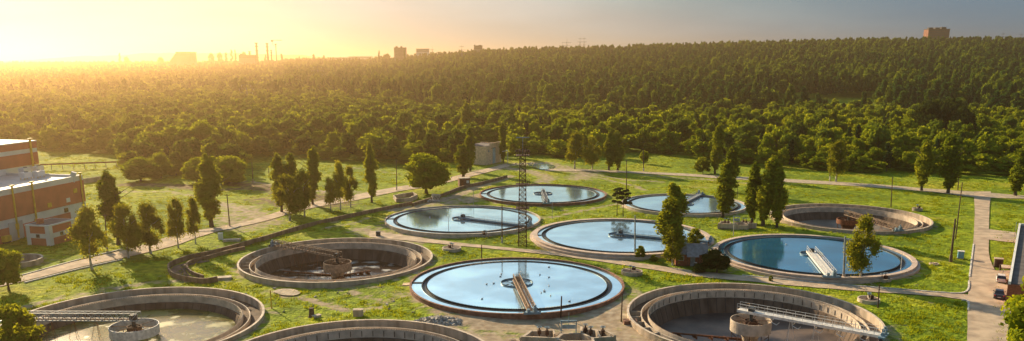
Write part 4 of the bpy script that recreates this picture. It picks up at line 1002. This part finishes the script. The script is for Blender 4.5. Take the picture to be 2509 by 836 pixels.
if True:
    zt = topz(A2, 347); b = MB().box((L2/2, w2+6, (h+zt)/2+.05), (L2, 12, zt-h)); b.build('upper_storey', 'clad_white', t)
    hh = zt-h
    MB().box((L2/2, w2-.05, h+hh*.43), (L2+.1, .12, hh*.42)).build('cladding_panel', 'clad_brown', t)
    MB().box((L2/2, w2-.05, h+hh*.90), (L2+.1, .12, hh*.22)).build('cladding_panel', 'clad_brown', t)
    MB().box((L2/2, w2+6, zt+.2), (L2+.3, 12.3, .3)).build('upper_roof', 'roof_light', t)
    b = MB(); q = L2-2.6; b.bar((q, w2-.4, h), (q, w2-.4, zt+1), .3, seg=10); b.bar((q, w2-.4, h+3), (q-2.6, w2-2.5, h+.2), .1); b.bar((q, w2-.4, h+3), (q+2.4, w2-2, h+.2), .1); b.box((q, w2-.4, zt+1), (1.6, .6, .3)); b.build('vent_pipe', 'yellow', t)
for (x, y), lb in (((62, 428), 'roof air handler of the hall, back left of four'), ((94, 424), 'roof air handler of the hall, back right of four'), ((64, 440), 'roof air handler of the hall, front left of four'), ((96, 436), 'roof air handler of the hall, front right of four')):
    p = G(x, y, h+.05); a = thing('air_handler', lb, 'air conditioner', p, rz, 'roof air handlers'); MB().box((0, 0, 1.2), (2.6, 1.6, 1.3)).build('casing', 'clad_white', a)
    b = MB(); [b.box((i*1.1, j*.6, .28), (.12, .12, .56)) for i in (-1, 1) for j in (-1, 1)]; b.build('support_frame', 'yellow', a); MB().ring(.35, .5, 0, .12, 20, c=(.3, 0, 1.86)).build('fan_rim', 'dark_steel', a)
p = G(182, 447, h+.1); a = thing('roof_cowl', 'white angled cowl on a stalk at the right roof corner of the hall', 'vent', p, rz)
MB().bar((0, 0, 0), (0, 0, 1.4), .15, seg=8).build('stalk', 'clad_white', a); MB().box((0, 0, 2), (1.5, 1.1, 1.2), .5, tilt=Matrix.Rotation(.4, 3, 'X')).build('hood', 'clad_white', a)
Cn, Lf, Rt = G(125, 603), G(82, 600), G(186, 585); u, v, W, rz2 = frame2(Cn, Rt); Dp = max(6., abs((Lf-Cn).dot(v))); ha = topz(Cn, 556)
t = thing('annex', 'low white and brown annex with corner pillars in front of the industrial hall', 'building', Cn, rz2)
MB().box((W/2, Dp/2, ha/2), (W, Dp, ha)).build('wall', 'clad_brown', t)
b = MB()
for q in (.5, W-.5): b.box((q, -.04, ha/2), (1.0, .12, ha-.02))
b.box((W/2, -.04, ha*.5), (W-2.02, .12, ha*.24))
for q in (.5, Dp-.5): b.box((-.04, q, ha/2), (.12, 1.0, ha-.02))
b.box((-.04, Dp/2, ha*.5), (.12, Dp-2.02, ha*.24)); b.build('white_trim', 'clad_white', t)
MB().box((W/2, Dp/2, ha+.15), (W+.3, Dp+.3, .3)).build('roof', 'clad_white', t); MB().box((W/2, Dp/2, ha+.31), (W-.5, Dp-.5, .06)).build('roof_deck', 'roof_dark', t)
MB().box((W*.45, -.12, ha*.5), (.9, .06, .8)).build('window', 'glass_dark', t); MB().box((-.12, Dp*.5, ha*.5), (.06, .9, .8)).build('window', 'glass_dark', t)
MB().box((1.8, Dp*.6, ha+.9), (1.2, 1, 1.1)).build('roof_unit', 'clad_brown', t)
t = thing('waste_skip', 'small yellow skip beside the hall door', 'skip', G(16, 596), rz); MB().box((0, 0, 1.1), (2, 1.4, 1.3)).build('bin', 'yellow', t); MB().box((0, 0, .25), (1.7, 1.1, .4)).build('base', 'dark_steel', t)
# pipe on trestles and precast wall behind the hall
a, c = G(100, 418), G(312, 410); u, v, L, rz = frame2(a, c); t = thing('pipe_bridge', 'long thin pipe on trestles crossing the meadow behind the hall', 'pipeline', a, rz)
MB().bar((0, 0, 2.3), (L, 0, 2.3), .28, seg=10).build('pipe', 'rust', t)
for i in range(9): MB().box((L*i/8, 0, 1.15), (.22, .22, 2.1)).build('trestle', 'concrete', t)
def wall_line(pts, h, th, m, name, label, cat='wall', z0=-.4, cap=None, n=8, smooth=True):
    P = smooth_line([G(*p) for p in pts], n) if smooth else [G(*p) for p in pts]
    V, F = [], []; k = len(P)
    for i, p in enumerate(P):
        d = (P[min(i+1, k-1)]-P[max(i-1, 0)]); d.z = 0; d.normalize(); nrm = Vector((-d.y, d.x, 0))*th/2
        V += [(p.x-nrm.x, p.y-nrm.y, z0), (p.x+nrm.x, p.y+nrm.y, z0), (p.x+nrm.x, p.y+nrm.y, h), (p.x-nrm.x, p.y-nrm.y, h)]
    for i in range(k-1):
        for j in range(4): F.append((i*4+j, (i+1)*4+j, (i+1)*4+(j+1) % 4, i*4+(j+1) % 4))
    F += [(0, 1, 2, 3), (4*k-1, 4*k-2, 4*k-3, 4*k-4)]
    o = MB().add(V, F).build(name, m); tag(o, label, cat); return o
wall_line([(204, 450), (240, 445), (272, 440)], 1.7, .25, 'concrete', 'precast_wall', 'short pale precast wall behind the hall in the meadow')
wall_line([(1010, 502), (874, 530), (759, 556), (644, 590), (530, 622), (465, 636), (426, 650), (413, 661), (422, 678), (453, 689), (499, 695), (533, 690)], 1.05, .3, 'concrete_brown', 'retaining_wall', 'long stained concrete wall curling round at its left end')
wall_line([(600, 612), (560, 621), (514, 634), (470, 646), (458, 656), (468, 672), (499, 684)], 0.8, .28, 'concrete_brown', 'retaining_wall', 'short inner concrete wall inside the curled end of the long wall')
wall_line([(1010, 506), (1085, 482), (1130, 464), (1190, 450), (1242, 436)], 1.0, .4, 'concrete_brown', 'retaining_wall', 'lower far stretch of concrete wall running to the kiosk')
wall_line([(965, 488), (985, 484), (1012, 480), (1022, 486), (1004, 494), (972, 497), (965, 488)], 1.2, .4, 'concrete', 'concrete_pit', 'small broken concrete pit left of the big round tree', 'pit', smooth=False)
b = MB(); pl = [(426, 652), (465, 642), (510, 636), (514, 640), (462, 650), (455, 662), (466, 676), (495, 688), (455, 686), (424, 674), (416, 662)]
b.add([tuple(G(*p, .13)) for p in pl], [tuple(range(len(pl)))]); tag(b.build('channel_bed', 'concrete_dark'), 'dark bed of the curled concrete channel', None, None, 'structure')
t = thing('concrete_slab', 'flat slab step at the end of the curled concrete wall', 'slab', G(545, 684), .3); MB().box((0, 0, .2), (3.4, 1.6, .5)).build('slab', 'concrete', t)

# ---------------------------------------------------------------- pump house, kiosk, hut, long building
Cn, Lf, Rt = G(1191, 405), G(1166, 400), G(1229, 397); u, v, W, rz = frame2(Cn, Rt); Dp = abs((Lf-Cn).dot(v))+3; h1, h2 = topz(Cn, 360), topz(Cn, 354)
t = thing('pump_house', 'pale brick pump house with stepped parapet and tall blue doors', 'building', Cn, rz)
MB().box((W/2, Dp/2, h1/2), (W, Dp, h1)).build('wall', 'brick_pink', t); MB().box((W/2, Dp/2, h1+.1), (W-.5, Dp-.5, .15)).build('roof', 'roof_dark', t)
b = MB(); b.box((W*.62, .15, (h1+h2)/2), (W*.74, .3, h2-h1)); b.box((W*.62, .15, h2+.08), (W*.76, .42, .16)); b.box((W-.15, Dp/2+.2, h1+.25), (.3, Dp-.6, .5)); b.build('parapet', 'brick_pink', t)
d = MB().box((W*.5, -.06, h1*.44), (2.0, .12, h1*.84)).build('door', 'door_blue', t); MB().box((W*.5, -.14, h1*.44), (.08, .06, h1*.84)).build('frame', 'clad_white', d)
MB().box((-.06, Dp*.55, h1*.6), (.12, 1.3, 1.2)).build('window', 'glass_dark', t); MB().box((W*.42, -.3, h1*.88), (3.2, .5, .12)).build('door_canopy', 'roof_dark', t)
b = MB().bar((W*.15, -.2, h1*.7), (W*.15, -.2, h1*.82), .25, seg=8).build('wall_lamp', 'grey_paint', t)
P = G(1244, 399); t = thing('open_frame', 'white post and beam frame attached right of the pump house', 'frame', P, rz); hf = topz(P, 369)
MB().bar((0, 0, 0), (0, 0, hf), .14).build('post', 'clad_white', t); MB().bar((0, 0, hf), (-4.6, 0, hf), .12).build('beam', 'clad_white', t); MB().bar((0, 0, hf), (0, 3.6, hf), .12).build('beam', 'clad_white', t); MB().bar((0, 3.6, 0), (0, 3.6, hf), .14).build('post', 'clad_white', t)
Cn = G(1139, 459); t = thing('brick_kiosk', 'small brown brick kiosk with flat roof beside the low wall', 'kiosk', Cn, .25); hk = topz(Cn, 438)
MB().box((0, 1.5, hk/2), (3.6, 3, hk)).build('wall', 'brick_brown', t); MB().box((0, 1.5, hk+.1), (4, 3.4, .2)).build('roof', 'concrete', t); MB().box((1.0, -.05, hk*.62), (.9, .1, .9)).build('shutter', 'clad_white', t); MB().box((-.8, -.05, hk*.42), (.9, .1, hk*.8)).build('door', 'rust', t)
A, B = G(1655, 651), G(1729, 652); u, v, W, rz = frame2(A, B); hw = topz(A, 620); Dp = 4.6; hr = hw+1.5; rz -= .05
t = thing('brick_hut', 'red brick hut with grey corrugated roof and projecting porch roof', 'building', A, rz)
b = MB(); b.add([(0, 0, 0), (W, 0, 0), (W, Dp, 0), (0, Dp, 0), (0, 0, hw), (W, 0, hw), (W, Dp, hw), (0, Dp, hw), (0, Dp/2, hr-.1), (W, Dp/2, hr-.1)], [(0, 1, 5, 4), (1, 2, 6, 9, 5), (2, 3, 7, 6), (3, 0, 4, 8, 7)]); b.build('wall', 'brick_red', t)
def slab(p, q, th=.1): # parallelogram roof sheet
    V = [Vector(a) for a in p]; return [tuple(a) for a in V]+[tuple(a+Vector((0, 0, th))) for a in V]
SF = [(0, 3, 2, 1), (4, 5, 6, 7), (0, 1, 5, 4), (1, 2, 6, 5), (2, 3, 7, 6), (3, 0, 4, 7)]
b = MB(); b.add(slab([(-.4, -.45, hw-.25), (W+.4, -.45, hw-.25), (W+.4, Dp/2, hr), (-.4, Dp/2, hr)], 0), SF); b.add(slab([(-.4, Dp/2+.01, hr), (W+.4, Dp/2+.01, hr), (W+.4, Dp+.45, hw-.25), (-.4, Dp+.45, hw-.25)], 0), SF)
b.add(slab([(W*.34, -1.35, hw-.55), (W*.74, -1.35, hw-.55), (W*.74, Dp*.3, hr-.45), (W*.34, Dp*.3, hr-.45)], 0), SF)
for i in range(44): q = -.35+(W+.7)*i/43; b.bar((q, -.44, hw-.13), (q, Dp/2, hr+.12), .035)
b.build('roof', 'slate', t)
MB().box((W*.56, -.05, 1.05), (.95, .1, 2.1)).build('door', 'grey_paint', t); f = MB().box((W*.18, -.04, 1.6), (1.1, .1, 1.0)).build('window', 'clad_white', t); MB().box((W*.18, -.10, 1.6), (.9, .06, .8)).build('pane', 'glass_dark', f); MB().box((W+.05, Dp*.5, 1.8), (.1, .7, .7)).build('window', 'clad_white', t)
for q in (.36, .72): MB().bar((W*q, -1.25, 0), (W*q, -1.25, hw-.5), .06).build('porch_post', 'wood_pole', t)
t = thing('barrel', 'dark barrel with white lid standing by the hut door', 'barrel', G(1704, 654.5), 0); MB().lathe([(0, 0), (.28, 0), (.33, .45), (.28, .9), (0, .9)], 16).build('body', 'dark_steel', t); MB().ring(.02, .31, .9, .97, 16).build('lid', 'clad_white', t)
# long building on the right edge
N0, F0 = G(2470, 705), G(2490, 592); u, v, L, rz = frame2(N0, F0)
t = thing('long_building', 'long low building with dark flat roof and white edge on the right', 'building', N0, rz); hb = 3.9
N1 = -14
MB().box(((L+N1)/2, -7, hb/2), (L-N1, 14, hb)).build('wall', 'brick_red', t); MB().box(((L+N1)/2, -7, hb+.05), (L-N1-.8, 13.2, .12)).build('roof', 'roof_dark', t)
b = MB(); b.box(((L+N1)/2, -.2, hb+.25), (L-N1, .4, .5)); b.box((L-.2, -7.2, hb+.25), (.4, 13.5, .5)); b.build('parapet', 'clad_white', t)
for i in range(3): MB().box((2+5*i, .05, 1.6), (1.4, .1, 1.3)).build('window', 'glass_dark', t)
b = MB(); b.box((L-3, -2.6, hb+1.0), (4.2, .12, .12)); b.box((L-3, -4.6, hb+1.0), (4.2, .12, .12)); [b.box((L-3+s, -3.6+q, hb+.5), (.12, .12, 1.0)) for s in (-2, 2) for q in (-1, 1)]; b.box((L-1, -3.6, hb+1), (.12, 2, .12)); b.build('roof_rail', 'rust', t)
b = MB(); [b.bar((L-4+k, .45, 0), (L-4+k, .45, hb+1.2), .06) for k in (0, .7)]; [b.bar((L-4, .45, .4*i+.3), (L-3.3, .45, .4*i+.3), .04) for i in range(12)]; b.build('ladder', 'door_blue', t)
p = G(2468, 690); t = thing('entrance_canopy', 'small grey canopy on posts beside the white car', 'canopy', p, -.5)
MB().box((0.6, 1.2, 2.6), (3.6, 2.6, .18)).build('roof_sheet', 'concrete', t)
for s in (-.9, 2.0): MB().bar((s, .1, 0), (s, .1, 2.52), .07).build('post', 'grey_paint', t)
t = thing('utility_box', 'bright blue utility box on the right lawn', 'box', G(2353, 634), -.4); MB().box((0, 0, .85), (1.15, .9, 1.5)).build('cabinet', 'box_blue', t); MB().box((0, 0, 1.65), (1.3, 1.05, .12)).build('lid', 'clad_white', t); MB().box((0, 0, .06), (1.3, 1.0, .14)).build('plinth', 'concrete', t)
t = thing('concrete_hutch', 'weathered concrete hutch on the grass left of the long building', 'hutch', G(2445, 654), -.45); MB().box((0, 0, .85), (1.5, 1.3, 1.7)).build('wall', 'concrete_dark', t); MB().box((0, 0, 1.76), (1.7, 1.5, .12)).build('lid', 'concrete', t); MB().box((0, -.68, .8), (.6, .06, 1.1)).build('door', 'rust_dark', t)
pole(2450, 662, 2452, 648, 'short stub post beside the concrete hutch', 'wood_pole', .2, 'post', 'post')

# ---------------------------------------------------------------- cars
def car(P, rz, paint, label, L=4.1, hatch=True):
    t = thing('parked_car', label, 'car', P, rz, 'parked cars')
    hw = .84; S = [(-L/2, .35, .62, .78), (-L/2+.08, .28, .95, hw), (-L/2+.5, .25, 1.0, hw), (-.9, .25, .98, hw), (.8, .25, .95, hw), (L/2-.6, .25, .86, hw), (L/2-.1, .28, .72, hw*.97), (L/2, .35, .55, .74)]
    V, F = [], []
    for x, zb, zt_, w_ in S: V += [(x, -w_, zb), (x, w_, zb), (x, w_, zt_*.82+zb*.18), (x, w_*.93, zt_), (x, -w_*.93, zt_), (x, -w_, zt_*.82+zb*.18)]
    n = len(S)
    for i in range(n-1):
        for j in range(6): F.append((i*6+j, i*6+(j+1) % 6, (i+1)*6+(j+1) % 6, (i+1)*6+j))
    F += [tuple(range(6))[::-1], tuple(range(6*n-6, 6*n))]
    MB().add(V, F).build('body', paint, t, smooth=False)
    r0, r1 = (-L/2+.12, -L/2+.55) if hatch else (-L/2+.75, -L/2+1.25)
    C = [(r0, .98, .80), (r1, 1.44, .62), (.25, 1.46, .62), (1.05, .95, .80)]
    V = []; 
    for x, z, w_ in C: V += [(x, -w_, z), (x, w_, z)]
    F = [(0, 1, 3, 2), (4, 5, 7, 6), (0, 2, 4, 6), (1, 7, 5, 3), (2, 3, 5, 4), (6, 7, 1, 0)]
    MB().add(V, F).build('windows', 'glass_dark', t)
    MB().add([(r1-.02, -.6, 1.45), (r1-.02, .6, 1.45), (.27, .6, 1.47), (.27, -.6, 1.47), (r1+.05, -.58, 1.5), (r1+.05, .58, 1.5), (.2, .58, 1.52), (.2, -.58, 1.52)], SF).build('roof_panel', paint, t)
    for x in (-L/2+.75, L/2-.8):
        for s in (-1, 1):
            w_ = MB().bar((x, s*.66, .31), (x, s*.86, .31), .31, seg=16).build('wheel', 'tyre', t); MB().bar((x, s*.861, .31), (x, s*.875, .31), .18, seg=12).build('hubcap', 'grey_paint', w_)
    for s in (-1, 1): MB().box((-L/2-.01 if not hatch else -L/2+.05, s*.68, .85), (.1, .22, .2)).build('tail_light', 'red_lamp', t); MB().box((L/2-.12, s*.6, .62), (.14, .26, .12)).build('headlight', 'clad_white', t); MB().box((.75, s*.93, .98), (.12, .16, .12)).build('mirror', paint, t)
    MB().box((-L/2-.02, 0, .55), (.05, .5, .12)).build('number_plate', 'clad_white', t)
car(G(2452, 690), PI/2-.50, 'car_white', 'white hatchback parked under the canopy, seen from behind', 3.9)
car(G(2447, 729), PI/2-.52, 'car_blue', 'dark blue saloon parked in front of the white hatchback', 4.3, False)

# ---------------------------------------------------------------- wells, chambers, small things
def well(x, y, wpx, label, wheel=True, white=False, h=.75):
    P = G(x, y); r = wpx*mpp(P)/2; t = thing('valve_well', label, 'well', P, random.uniform(0, 6), 'round concrete valve wells')
    MB().ring(r-.22, r, -.2, h, 28).build('well_wall', 'concrete_light' if white else 'concrete', t)
    MB().ring(.5, r-.223, h-.2, h-.05, 28).build('cover', 'concrete_dark', t); b = MB(); b.box((r*.2, 0, h+.02), (r*1.5, .35, .12)); b.build('beam', 'concrete', t)
    if wheel:
        for q in (-.45, .45):
            MB().bar((q, 0, h-.3), (q, 0, h+.9), .07, seg=8).build('spindle', 'rust_dark', t); MB().lathe([(.26, h+.85), (.34, h+.85), (.34, h+.93), (.26, h+.93)], 16, (q, 0, 0), closed=True).build('hand_wheel', 'blue_steel', t)
        MB().box((0, -.5, h+.2), (.6, .5, .7)).build('valve_body', 'rust_dark', t)
well(1107, 614, 46, 'white-walled well on the grass left of the lattice mast', white=True)
well(1190, 582, 24, 'small well at the near rim of the tank with hooked bridge')
well(1548, 672, 52, 'well with blue wheels right of the nearest full tank')
well(2128, 741, 52, 'white-walled well right behind the largest drained tank', white=True)
well(2164, 690, 36, 'well beside the birch at the deep blue tank')
well(2247, 516, 24, 'distant well beside the back right drained tank')
well(2288, 648, 22, 'flat well lid lying in the right lawn', False, h=.25)
def chamber(P, rz, label, sc_=1.0, hh=1.6):
    t = thing('valve_chamber', label, 'chamber', P, rz, 'open concrete valve chambers'); t.scale = (sc_, sc_, 1)
    W = [((-6, -1.2), (-1.5, -1.8)), ((-6, -1.2), (-4.6, 1.6)), ((-4.6, 1.6), (-1.6, 2.0)), ((-1.5, -1.8), (-.6, .1)), ((-.6, .1), (2.0, .4)), ((2, .4), (3.2, -1.6)), ((3.2, -1.6), (6.2, -1.0)), ((6.2, -1), (5.2, 1.2)), ((2.2, 2.6), (5.2, 1.2)), ((-1.6, 2), (-1.6, .3)), ((2.2, 2.6), (2, .4)), ((-1.5, -1.8), (-.2, -3.0)), ((-.2, -3), (3.2, -3.1)), ((3.2, -3.1), (3.2, -1.6)), ((4.2, -1.3), (4.1, 1.6))]
    for (a, c) in W:
        a, c = Vector((*a, 0)), Vector((*c, 0)); d = c-a; MB().box(((a.x+c.x)/2, (a.y+c.y)/2, hh/2-.3+random.uniform(-.28, .03)), (d.length+.15, random.uniform(.22, .4), hh+.6), math.atan2(d.y, d.x)).build('wall', 'concrete', t)
    for (x, y) in ((-3.6, .3), (-2.6, .1), (2.6, 1.2), (3.2, .2), (4.8, .2)):
        f = MB(); f.bar((x, y, 0), (x, y, hh+.9), .1, seg=8); f.box((x, y, hh+.1), (.5, .5, .6)); f = f.build('valve', 'rust_dark', t); MB().lathe([(.25, 0), (.33, 0), (.33, .08), (.25, .08)], 14, (x, y, hh+.85), closed=True).build('hand_wheel', 'blue_steel', f)
    b = MB(); [b.bar((x, 1.6, 0), (x, 1.6, hh+1.3), .1) for x in (-.6, 1.4)]; b.bar((-.7, 1.6, hh+1.3), (1.5, 1.6, hh+1.3), .14); b.bar((.4, 1.6, hh+1.3), (.4, 1.6, hh+2.6), .05); b.bar((.4, 1.6, hh), (.4, 1.6, hh+1.3), .05); b.box((.4, 1.6, hh+.4), (1.8, .1, .6)); b.build('sluice_frame', 'blue_steel', t)
    MB().box((0, -.3, .14), (11, 3.4, .06)).build('pit_floor', 'concrete_dark', t)
chamber(G(1388, 848), 0.02, 'ruined concrete chamber with valves at the bottom edge, front of the bare earth', 1.12, 2.0)
chamber(G(1803, 559), -.05, 'low concrete chamber with valves at the feet of the three poplars', .78, 1.5)
g = random.Random(5)
def rubble(cx_, cy_, sx, sy, n, hmax, label, m='rubble', smax=.5):
    P = G(cx_, cy_); b = MB()
    for i in range(n):
        a, q = g.uniform(0, 6.28), g.random()**.6; x, y = math.cos(a)*q*sx, math.sin(a)*q*sy; z = hmax*(1-q)*g.uniform(.4, 1)+.1; s = g.uniform(.15, smax)
        b.box((P.x+x, P.y+y, z), (s*1.6, s, s*.6), g.uniform(0, 3), tilt=Matrix.Rotation(g.uniform(-.7, .7), 3, 'X') @ Matrix.Rotation(g.uniform(-.6, .6), 3, 'Y'))
    tag(b.build('rubble', m), label, 'rubble', None, 'stuff')
rubble(1072, 792, 4.0, 2.6, 420, 1.0, 'heap of pale broken concrete rubble beside the bare earth')
rubble(1385, 845, 9, 5, 420, .9, 'scattered stones around the ruined chamber', 'concrete', .3)
rubble(1296, 402, 6, 2, 26, .2, 'pale debris left of the puddle', 'rubble', .5)
rubble(1052, 495, 3, 1.2, 40, .8, 'loose stones below the big round tree', 'rubble', .6)
rubble(2050, 284, 60, 14, 500, 1.5, 'dark debris field at the foot of the wooded hill', 'rubble', 3)
rubble(900, 600+132, 30, 12, 40, .1, 'small stones scattered over the grass between the drained tanks', 'rubble', .35)
t = thing('painted_boulder', 'graffiti-painted block lying below the big round tree', 'block', G(1068, 491), .4); MB().box((0, 0, .9), (2.4, 1.6, 1.9), tilt=Matrix.Rotation(.12, 3, 'Y')).build('block', 'concrete_light', t); b = MB(); [b.box((-1+.5*i, -.84, .7+.4*(i % 2)), (.12, .06, .9), tilt=Matrix.Rotation(.5*(-1)**i, 3, 'Y')) for i in range(5)]; b.build('graffiti', 'dark_steel', t)
for (x, y, a, c, z, rz, m_, nm, lb, ct) in [(878, 776, 1.6, 1.0, 1.2, .1, 'concrete', 'concrete_block', 'grey concrete block behind the tank at the bottom edge', 'block'), (764, 776, .9, .9, 1.5, .3, 'wood_pole', 'tree_stump', 'dark stump on the muddy grass', 'stump'), (776, 778, 1.3, .8, .35, .8, 'concrete_light', 'broken_slab', 'pale broken slab beside the stump', 'slab'), (927, 579, 1.0, .9, 1.1, 0, 'dark_steel', 'small_cabinet', 'small dark cabinet behind the drained tank with tan drum', 'cabinet'), (1000, 702, 1.9, 1.5, .4, 0, 'brick_pink', 'stone_slab', 'flat pinkish slab at the left rim of the nearest full tank', 'slab'), (541, 588, 1.0, .8, 1.6, .2, 'clad_white', 'small_cabinet', 'white cabinet on the verge of the diagonal road', 'cabinet'), (568, 592, 3.8, 1.2, .5, .2, 'concrete_light', 'low_plinth', 'low pale plinth next to the white roadside cabinet', 'plinth'), (1372, 765, .7, .4, .6, 0, 'kerb', 'control_box', 'small grey control box on the rim near the dark rusty post', 'box'), (1543, 794, 2.0, 1.4, .6, 0, 'brick_brown', 'brick_plinth', 'brown brick plinth beside the rusty post', 'plinth')]:
    P = G(x, y); t = thing(nm, lb, ct, P, rz); b = MB()
    if nm == 'tree_stump': b.lathe([(a*.7, -.1), (a*.5, .4), (a*.45, z), (0, z-.05)], 14)
    else: b.box((0, 0, z/2), (a, c, z)); b.box((.02, .02, z+.04), (a*1.08, c*1.08, .08))
    b.build('body', m_, t)
def blob(name, pts, z, m, label, kind='structure'):
    P = smooth_line([G(*p) for p in pts+pts[:1]], 4)[:-1]; o = MB().add([(p.x, p.y, z) for p in P], [tuple(range(len(P)))]).build(name, m); tag(o, label, None, None, kind)
blob('concrete_pad', [(668, 716), (690, 710), (720, 711), (736, 719), (722, 726), (690, 725)], .19, 'dirt_light', 'pale round concrete pad on the grass')
blob('water', [(1302, 407), (1318, 401), (1342, 403), (1360, 408), (1348, 415), (1325, 416), (1308, 413)], .2, 'water', 'bright puddle on the bare ground beyond the farthest full tank')
blob('water', [(1293, 405), (1300, 403), (1305, 406), (1298, 408)], .15, 'water', 'tiny bright puddle left of the larger one')
# gulls on the water
bm_ = MB(); bm_.lathe([(0, -.28), (.05, -.24), (.12, -.1), (.14, .02), (.10, .16), (.05, .22), (0, .3)], 10); BV = [Vector((p[2], p[0]*.8, p[1]*.8+.08)) for p in bm_.v]; hd = MB(); hd.lathe([(0, -.06), (.06, -.02), (.06, .03), (0, .07)], 8); n0 = len(BV)
V = [tuple(a) for a in BV]+[(a[0]+.24, a[1], a[2]+.22) for a in hd.v]+[(.30, -.015, .21), (.30, .015, .21), (.38, 0, .20), (.30, 0, .24)]; k = n0+len(hd.v)
F = bm_.f+[tuple(i+n0 for i in f) for f in hd.f]+[(k, k+1, k+2), (k, k+2, k+3), (k+1, k+3, k+2)]
gull = None
for i, (x, y) in enumerate([(1226, 678), (1228, 672), (1192, 697), (1210, 695), (1276, 668), (1323, 674), (1345, 655), (1345, 680), (1333, 712), (1334, 715), (1326, 718), (1345, 701), (1349, 725), (1395, 739), (1181, 733)]):
    p = G(x, y, .88)
    if gull is None: gull = MB().add(V, F).build('gull', 'bird', None, True, p); o = gull
    else: o = gull.copy(); col.objects.link(o); o.location = p
    o.rotation_euler = (0, 0, g.uniform(0, 6.3)); tag(o, 'small gull floating on the nearest full tank', 'bird', 'gulls on the water')
for i, (x, y, tn, lb) in enumerate([(1053, 533, 'B', 'white gull near the dark reflection on the tank with hooked bridge'), (1546, 566, 'D', 'white gull by the ring of the pink-rimmed tank'), (1927, 600, 'E', 'white gull left of the white bridge on the deep blue tank'), (1640, 505, 'I', 'white gull on the smallest full tank')]):
    o = gull.copy(); col.objects.link(o); o.location = G(x, y, .88); o.rotation_euler = (0, 0, g.uniform(0, 6.3)); tag(o, lb, 'bird', 'other gulls')
# grass tufts: rough sward around the tanks
def tuft(seed, n=14, h=.42, sp=.55):
    q = random.Random(seed); b = MB()
    for i in range(n):
        a = q.uniform(0, 6.28); x, y = q.uniform(-sp, sp), q.uniform(-sp, sp); hh = h*q.uniform(.5, 1.2); dx, dy = math.cos(a)*.09, math.sin(a)*.09; lx, ly = q.uniform(-.2, .2), q.uniform(-.2, .2)
        b.add([(x-dx, y-dy, -.05), (x+dx, y+dy, -.05), (x+lx, y+ly, hh)], [(0, 1, 2)])
    me = bpy.data.meshes.new('tuft'); me.from_pydata(b.v, [], b.f); me.materials.append(M['leaf_grass']); return bpy.data.objects.new('grass_tuft', me)
M['leaf_grass'] = leafmat('leaf_grass', (.12, .17, .010), (.18, .22, .015), .45)
tufts = [tuft(i) for i in range(4)]; pts = []
from mathutils.kdtree import KDTree
kd = KDTree(len(gx)); [kd.insert((gx[i], gy[i], 0), i) for i in range(len(gx)) if gy[i] < 400 and abs(gx[i]) < 230]; kd.balance()
TX = np.array([v for v in TANKS.values()])
for i in range(34000):
    Yq = 95+300*random.random()**1.35; Xq = random.uniform(-.68, .68)*Yq
    if (np.hypot(TX[:, 0]-Xq, TX[:, 1]-Yq) < TX[:, 2]+.3).any(): continue
    _, j, dd = kd.find((Xq, Yq, 0))
    if dirt[j] > .3 or mud[j] > .35: continue
    if math.sin(Xq*.21+math.sin(Yq*.17)*2)+math.sin(Yq*.31+Xq*.11) < random.uniform(-1.3, .9): continue
    px, py = proj(Xq, Yq, 0)
    if 2365 < px < 2445 and py > 465: continue
    ry = np.interp(px, [-10, 200, 330, 430, 640, 880, 1060, 1250], [698, 650, 620, 596, 536, 485, 452, 405])
    if px < 1260 and abs(py-ry) < 16: continue
    pyp = np.interp(px, [905, 1250, 1560, 1850, 2150, 2400], [574, 611, 650, 686, 712, 734])
    if px > 900 and abs(py-pyp) < 9: continue
    pyp = np.interp(px, [1335, 1560, 1760, 2140, 2520], [417, 423, 434, 456, 484])
    if px > 1330 and abs(py-pyp) < 6: continue
    s = random.uniform(.5, 1.1); pts.append(((Xq, Yq, gz[j]), (s*1.3, s*1.3, s), (0, 0, random.uniform(0, 6.3)), random.randrange(4)))
scatter('grass', pts, tufts, 'rough tufts of grass on the lawns between the tanks')
